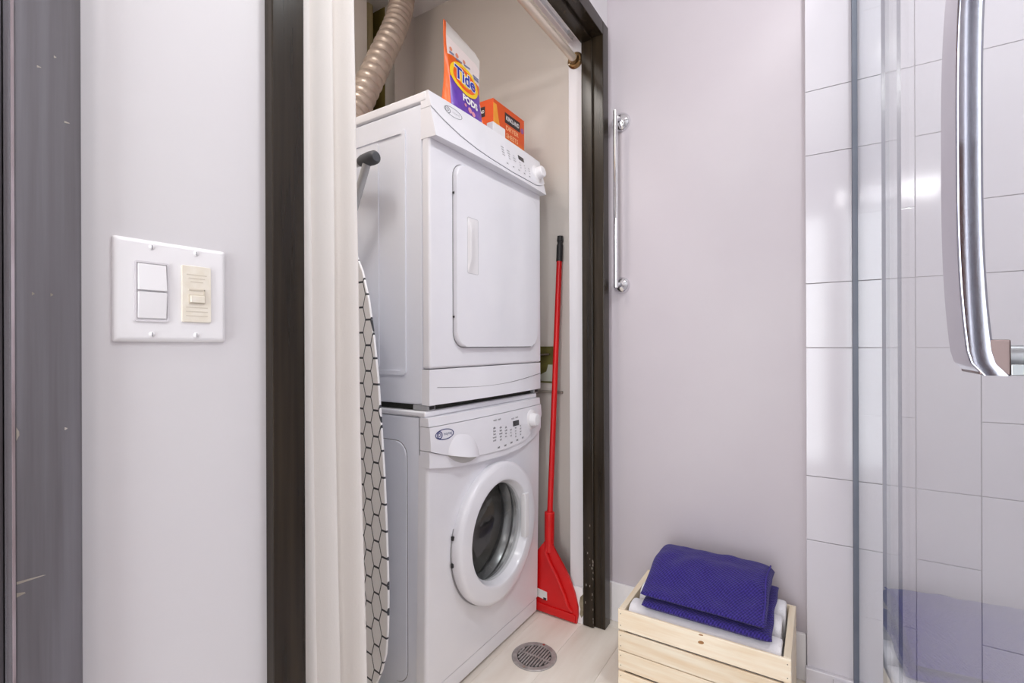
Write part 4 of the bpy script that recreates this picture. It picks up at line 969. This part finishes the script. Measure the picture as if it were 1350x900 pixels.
hgt_ = mathn('ADD', mathn('ADD', mathn('MULTIPLY', wv1.outputs['Fac'], 0.5), mathn('MULTIPLY', wv2.outputs['Fac'], 0.3)), mathn('MULTIPLY', nzt.outputs['Fac'], 0.5))
crp = k.n('ShaderNodeValToRGB'); crp.color_ramp.elements[0].position = 0.35; crp.color_ramp.elements[1].position = 1.0
crp.color_ramp.elements[0].color = lin((27, 14, 90)); crp.color_ramp.elements[1].color = lin((62, 46, 142)); k.l(hgt_, crp.inputs['Fac']); k.l(crp.outputs[0], b.inputs['Base Color'])
bp = k.n('ShaderNodeBump'); bp.inputs['Strength'].default_value = 0.7; bp.inputs['Distance'].default_value = 0.004; k.l(hgt_, bp.inputs['Height']); k.l(bp.outputs[0], b.inputs['Normal'])
b.inputs['Roughness'].default_value = 0.95; sset(b, 'Sheen Weight', 0.1)
purple = k.m
pt = thing('purple_towel', 'dark purple folded bath towel on top of the white towels', 'towel', (-0.268, 1.465, 0.2365))
bm = nb(); soft_layer(bm, -0.424, -0.101, 1.336, 1.598, lambda x, y: 0.2385 + 0.018 * ss((y - 1.39) / 0.06), lambda x, y: 0.268 + 0.010 * ss((y - 1.39) / 0.08) + 0.012 * max(0, (x + 0.16) / 0.06) * max(0, (y - 1.42) / 0.15), seed=9.0, pw=7, jit=0.002)
part('lower_fold', bm, purple, pt)
bm = nb(); soft_layer(bm, -0.428, -0.113, 1.342, 1.600, lambda x, y: 0.2690 + 0.014 * ss((y - 1.39) / 0.1), lambda x, y: 0.292 + 0.058 * ss((y - 1.335) / 0.165), seed=14.0, pw=6, jit=0.006, nx=70, ny=46)
uf = part('upper_fold', bm, purple, pt)
bm = nb(); tube(bm, [V(-0.1215 + 0.002 * math.sin(9 * t), 1.350 + 0.235 * t, 0.2935 + 0.058 * ss((1.350 + 0.235 * t - 1.335) / 0.165) - 0.004 - 0.010 * max(0, t - 0.85) / 0.15 - 0.009 * max(0, 0.1 - t) / 0.1) for t in [q / 30 for q in range(31)]], 0.0024, 8)
hem_m = mat('purple_hem', (52, 38, 124), 0.9, col2=(66, 52, 140), scale=(200, 200, 200), bump=0.3, bscale=(400, 400, 400), bdist=0.002)
part('hem', bm, hem_m, uf)

# ------------------------------------------------------------------ grab bar on the back wall
gb_ = thing('grab_bar', 'slim vertical chrome bar with round mounts beside the closet frame', 'grab bar', (-0.590, WB - 0.03, 1.188))
bm = nb(); cyl(bm, (-0.591, WB - 0.052, 1.176), (-0.591, WB - 0.052, 1.790), 0.0078, 18, bev=0.002); part('bar', bm, chrome, gb_)
for zz, rr_ in ((1.766, 0.034), (1.190, 0.030)):
    bm = nb(); lathe(bm, [(0, 0), (rr_, 0), (rr_, 0.003), (rr_ * 0.94, 0.009), (rr_ * 0.78, 0.016), (rr_ * 0.5, 0.021), (0.0095, 0.024), (0.0085, 0.030), (0.0085, 0.046), (0, 0.046)], V(-0.589, WB, zz), -Y_, 28); part('mount', bm, chrome, gb_)

# ------------------------------------------------------------------ switch plate
SX = WL
sp_ = thing('switch_plate', 'white two-gang wall plate with rocker switches and an ivory dimmer', 'light switch', (SX, 0.266, 1.036))
bm = nb()
ymid, zmid, hw_, hh_ = 0.266, 1.0925 - 0.05 + 0.0, 0.058, 0.0572
zmid = 1.0425
loft(bm, [(rrect(hw_, hh_, 0.0025, ymid, zmid, 3), 0.0), (rrect(hw_, hh_, 0.0025, ymid, zmid, 3), 0.0018), (rrect(hw_ - 0.0012, hh_ - 0.0012, 0.002, ymid, zmid, 3), 0.0036), (rrect(hw_ - 0.0055, hh_ - 0.0055, 0.0015, ymid, zmid, 3), 0.0065)], V(SX, 0, 0), Y_, Z_, X_); plate = part('plate', bm, white_plastic, sp_)
PXF = SX + 0.0065
# rocker bezel + two rockers
bm = nb(); ring(bm, rrect(0.0168, 0.0335, 0.002, 0.2425, 1.0415, 3), rrect(0.0148, 0.0315, 0.0012, 0.2425, 1.0415, 3), V(PXF, 0, 0), Y_, Z_, X_, -0.001, 0.0016); part('bezel', bm, mat('bezel_grey', (218, 214, 218), 0.5, col2=(222, 218, 222)), plate)
for zc, tilt in ((1.0575, 1), (1.0262, -1)):
    bm = nb(); box(bm, PXF - 0.001, PXF + 0.0034, 0.2425 - 0.0138, 0.2425 + 0.0138, zc - 0.0146, zc + 0.0146, 0.0008, 2)
    for v in bm.verts:
        if v.co.x > PXF + 0.001: v.co.x += 0.0012 * tilt * -(v.co.z - zc) / 0.0146
    part('rocker', bm, white_plastic, plate)
bm = nb(); prism(bm, rrect(0.0162, 0.0335, 0.0015, 0.2885, 1.0425, 3), V(PXF, 0, 0), Y_, Z_, X_, -0.001, 0.0022, 0.0008, 2); dmr = part('dimmer', bm, ivory, plate, label='ivory dimmer insert')
bm = nb(); prism(bm, rrect(0.0078, 0.0042, 0.0008, 0.2885, 1.0365, 2), V(PXF, 0, 0), Y_, Z_, X_, 0.002, 0.0050, 0.0008, 2); part('dimmer_button', bm, ivory, dmr)
bm = nb(); prism(bm, rrect(0.0085, 0.0008, 0.0003, 0.2885, 1.0478, 2), V(PXF, 0, 0), Y_, Z_, X_, 0.002, 0.0030); prism(bm, rrect(0.0008, 0.0045, 0.0003, 0.2966, 1.0440, 2), V(PXF, 0, 0), Y_, Z_, X_, 0.002, 0.0030)
ring(bm, rrect(0.0092, 0.0055, 0.0008, 0.2885, 1.0365, 2), rrect(0.0080, 0.0044, 0.0006, 0.2885, 1.0365, 2), V(PXF, 0, 0), Y_, Z_, X_, 0.002, 0.0028)
for i in range(3): prism(bm, rrect(0.011 - 0.002 * i, 0.0005, 0.0002, 0.2885, 1.0655 - 0.0042 * i, 1), V(PXF, 0, 0), Y_, Z_, X_, 0.002, 0.0024)
for i in range(3): prism(bm, rrect(0.012, 0.0005, 0.0002, 0.2885, 1.0265 - 0.0050 * i, 1), V(PXF, 0, 0), Y_, Z_, X_, 0.002, 0.0024)
part('dimmer_relief', bm, ivory_dark, dmr)
for (yy, zz) in ((0.2425, 1.0915), (0.2885, 1.0915), (0.2425, 0.9935), (0.2885, 0.9935)):
    bm = nb(); lathe(bm, [(0, 0.0016), (0.0016, 0.0015), (0.0029, 0.0006), (0.0031, -0.0005)], V(PXF, yy, zz), X_, 16); sc_ = part('screw', bm, white_plastic, plate)
    bm = nb(); box(bm, PXF + 0.0010, PXF + 0.0018, yy - 0.0004, yy + 0.0004, zz - 0.0022, zz + 0.0022); part('screw_slot', bm, print_grey, sc_)

# ------------------------------------------------------------------ shower glass
GX = 0.0860
sg_ = thing('shower_screen', 'fixed clear glass shower panel against the tiled wall', 'shower screen', (GX, 1.2, 0.045))
def slab(bm, p, q, th, z0, z1, side=1):
    p, q = Vector((p[0], p[1], 0)), Vector((q[0], q[1], 0)); d = (q - p).normalized(); nrm = V(-d.y, d.x, 0) * th / 2
    return p, q, d, nrm
def pane(name_glass, P, Q, th, z0, z1, parent):
    p, q, d, nrm = slab(None, P, Q, th, z0, z1)
    bm = nb()
    for s in (1, -1):
        vs4 = [bm.verts.new(a + nrm * s + Z_ * z) for a, z in ((p, z0), (q, z0), (q, z1), (p, z1))]
        bm.faces.new(vs4 if s < 0 else vs4[::-1])
    me = bpy.data.meshes.new(name_glass); off = OFF[parent.name]
    bmesh.ops.translate(bm, verts=bm.verts, vec=-off); bm.to_mesh(me); bm.free(); me.materials.append(glass_m)
    o = bpy.data.objects.new(name_glass, me); COL.objects.link(o); o.parent = parent; OFF[o.name] = off
    for a in (p, q):
        bm = nb(); vs_ = [bm.verts.new(a + nrm * s + d * t + Z_ * z) for s, t, z in ((1, -.0004, z0), (-1, -.0004, z0), (-1, -.0004, z1), (1, -.0004, z1))]
        vb = [bm.verts.new(v.co + d * 0.0008) for v in vs_]
        bm.faces.new(vs_); bm.faces.new(vb[::-1])
        for i in range(4): bm.faces.new((vs_[i], vs_[(i + 1) % 4], vb[(i + 1) % 4], vb[i]))
        part('polished_edge', bm, glass_edge, o, False)
    bm = nb(); vs_ = [bm.verts.new(a + nrm * s + Z_ * (z1 + dz)) for dz in (0, 0.0006) for a, s in ((p, 1), (q, 1), (q, -1), (p, -1))]
    for f in ((0, 1, 2, 3), (7, 6, 5, 4), (0, 4, 5, 1), (1, 5, 6, 2), (2, 6, 7, 3), (3, 7, 4, 0)): bm.faces.new([vs_[i] for i in f])
    part('polished_edge', bm, glass_edge, o, False)
    return o
pane('glass_pane', (GX, 0.779), (GX, 1.634), 0.004, 0.046, 2.06, sg_)
bm = nb(); box(bm, GX - 0.0085, GX + 0.0075, 1.622, 1.6375, 0.046, 2.06, 0.001, 1); part('wall_channel', bm, mat('grey_channel', (104, 109, 122), 0.4, 0.0, col2=(96, 101, 114)), sg_)
sd = thing('shower_door', 'hinged clear glass shower door with a bowed chrome pull', 'shower door', (0.10, 0.3, 0.045))
E0 = V(0.0700, 0.776, 0); RTv = V(0.1005, 0.327, 0)
dv = (RTv - E0).normalized(); H0 = E0 + dv * 0.93
dg = pane('glass_pane', (E0.x, E0.y), (H0.x, H0.y), 0.004, 0.058, 2.04, sd)
for zz in (0.35, 1.75):
    bm = nb(); c = H0 - dv * 0.025; box(bm, c.x - 0.012, c.x + 0.012, c.y - 0.03, c.y + 0.03, zz - 0.045, zz + 0.045, 0.002, 1); part('hinge', bm, chrome, sd)
bm = nb(); c = H0 + dv * 0.012; box(bm, c.x - 0.010, c.x + 0.010, c.y - 0.010, c.y + 0.010, 0.046, CEIL - 0.001, 0.001, 1); part('hinge_post', bm, chrome, sd)
# bowed flat pull handle: path in the X-Z plane
ZC, HL = 1.078, 0.113
bm = nb()
NP = 40
path = []
for i in range(NP + 1):
    t = -1 + 2 * i / NP
    path.append((0.0560 + 0.0048 * t * t * abs(t) + 0.0045 * max(0, (abs(t) - 0.90) / 0.10) ** 2.5, ZC + HL * t))
def sect(xo, z, th, ny0=0.312, ny1=0.347):
    r = 0.0011
    return [V(xo + a, y, z) for a, y in ((r * .3, ny0 + r * .3), (r, ny0), (th - r, ny0), (th, ny0 + r), (th, ny1 - r), (th - r, ny1), (r, ny1), (0, ny1 - r), (0, ny0 + r))]
rings_ = [[bm.verts.new(v) for v in sect(x, z, 0.0098)] for x, z in path]
m_ = len(rings_[0])
for a, c in zip(rings_, rings_[1:]):
    for i in range(m_): bm.faces.new((a[i], a[(i + 1) % m_], c[(i + 1) % m_], c[i]))
bm.faces.new(rings_[0][::-1]); bm.faces.new(rings_[-1])
dchrome = mat('smoky_chrome', (178, 179, 190), 0.07, 1.0, col2=(172, 173, 184))
pull = part('pull_handle', bm, dchrome, sd)
for s in (-1, 1):
    bm = nb(); zc = ZC + s * (HL - 0.0086)
    box(bm, 0.0640, 0.0750, 0.3122, 0.3468, zc - 0.0083, zc + 0.0083, 0.0008, 2); part('handle_arm', bm, mat('brushed_arm', (128, 112, 110), 0.34, 1.0, col2=(120, 104, 102)), pull)
    bm = nb(); cyl(bm, (0.0742, 0.3295, zc + 0.0006 * s), (0.0985, 0.3295, zc + 0.0006 * s), 0.0062, 18); part('handle_post', bm, mat('post_grey', (150, 150, 154), 0.35, 0.5, col2=(142, 142, 146)), pull)
    bm = nb(); ze = ZC + s * (HL - 0.0028); box(bm, 0.0748, 0.0985, 0.3122, 0.3468, ze - 0.0026, ze + 0.0026, 0.0006, 2); part('handle_foot', bm, mat('brushed_foot', (150, 152, 154), 0.3, 1.0, col2=(144, 146, 148)), pull)
    bm = nb(); cyl(bm, (0.0955, 0.3295, zc), (0.0975, 0.3295, zc), 0.009, 18); part('washer_ring', bm, grey_rubber, pull)
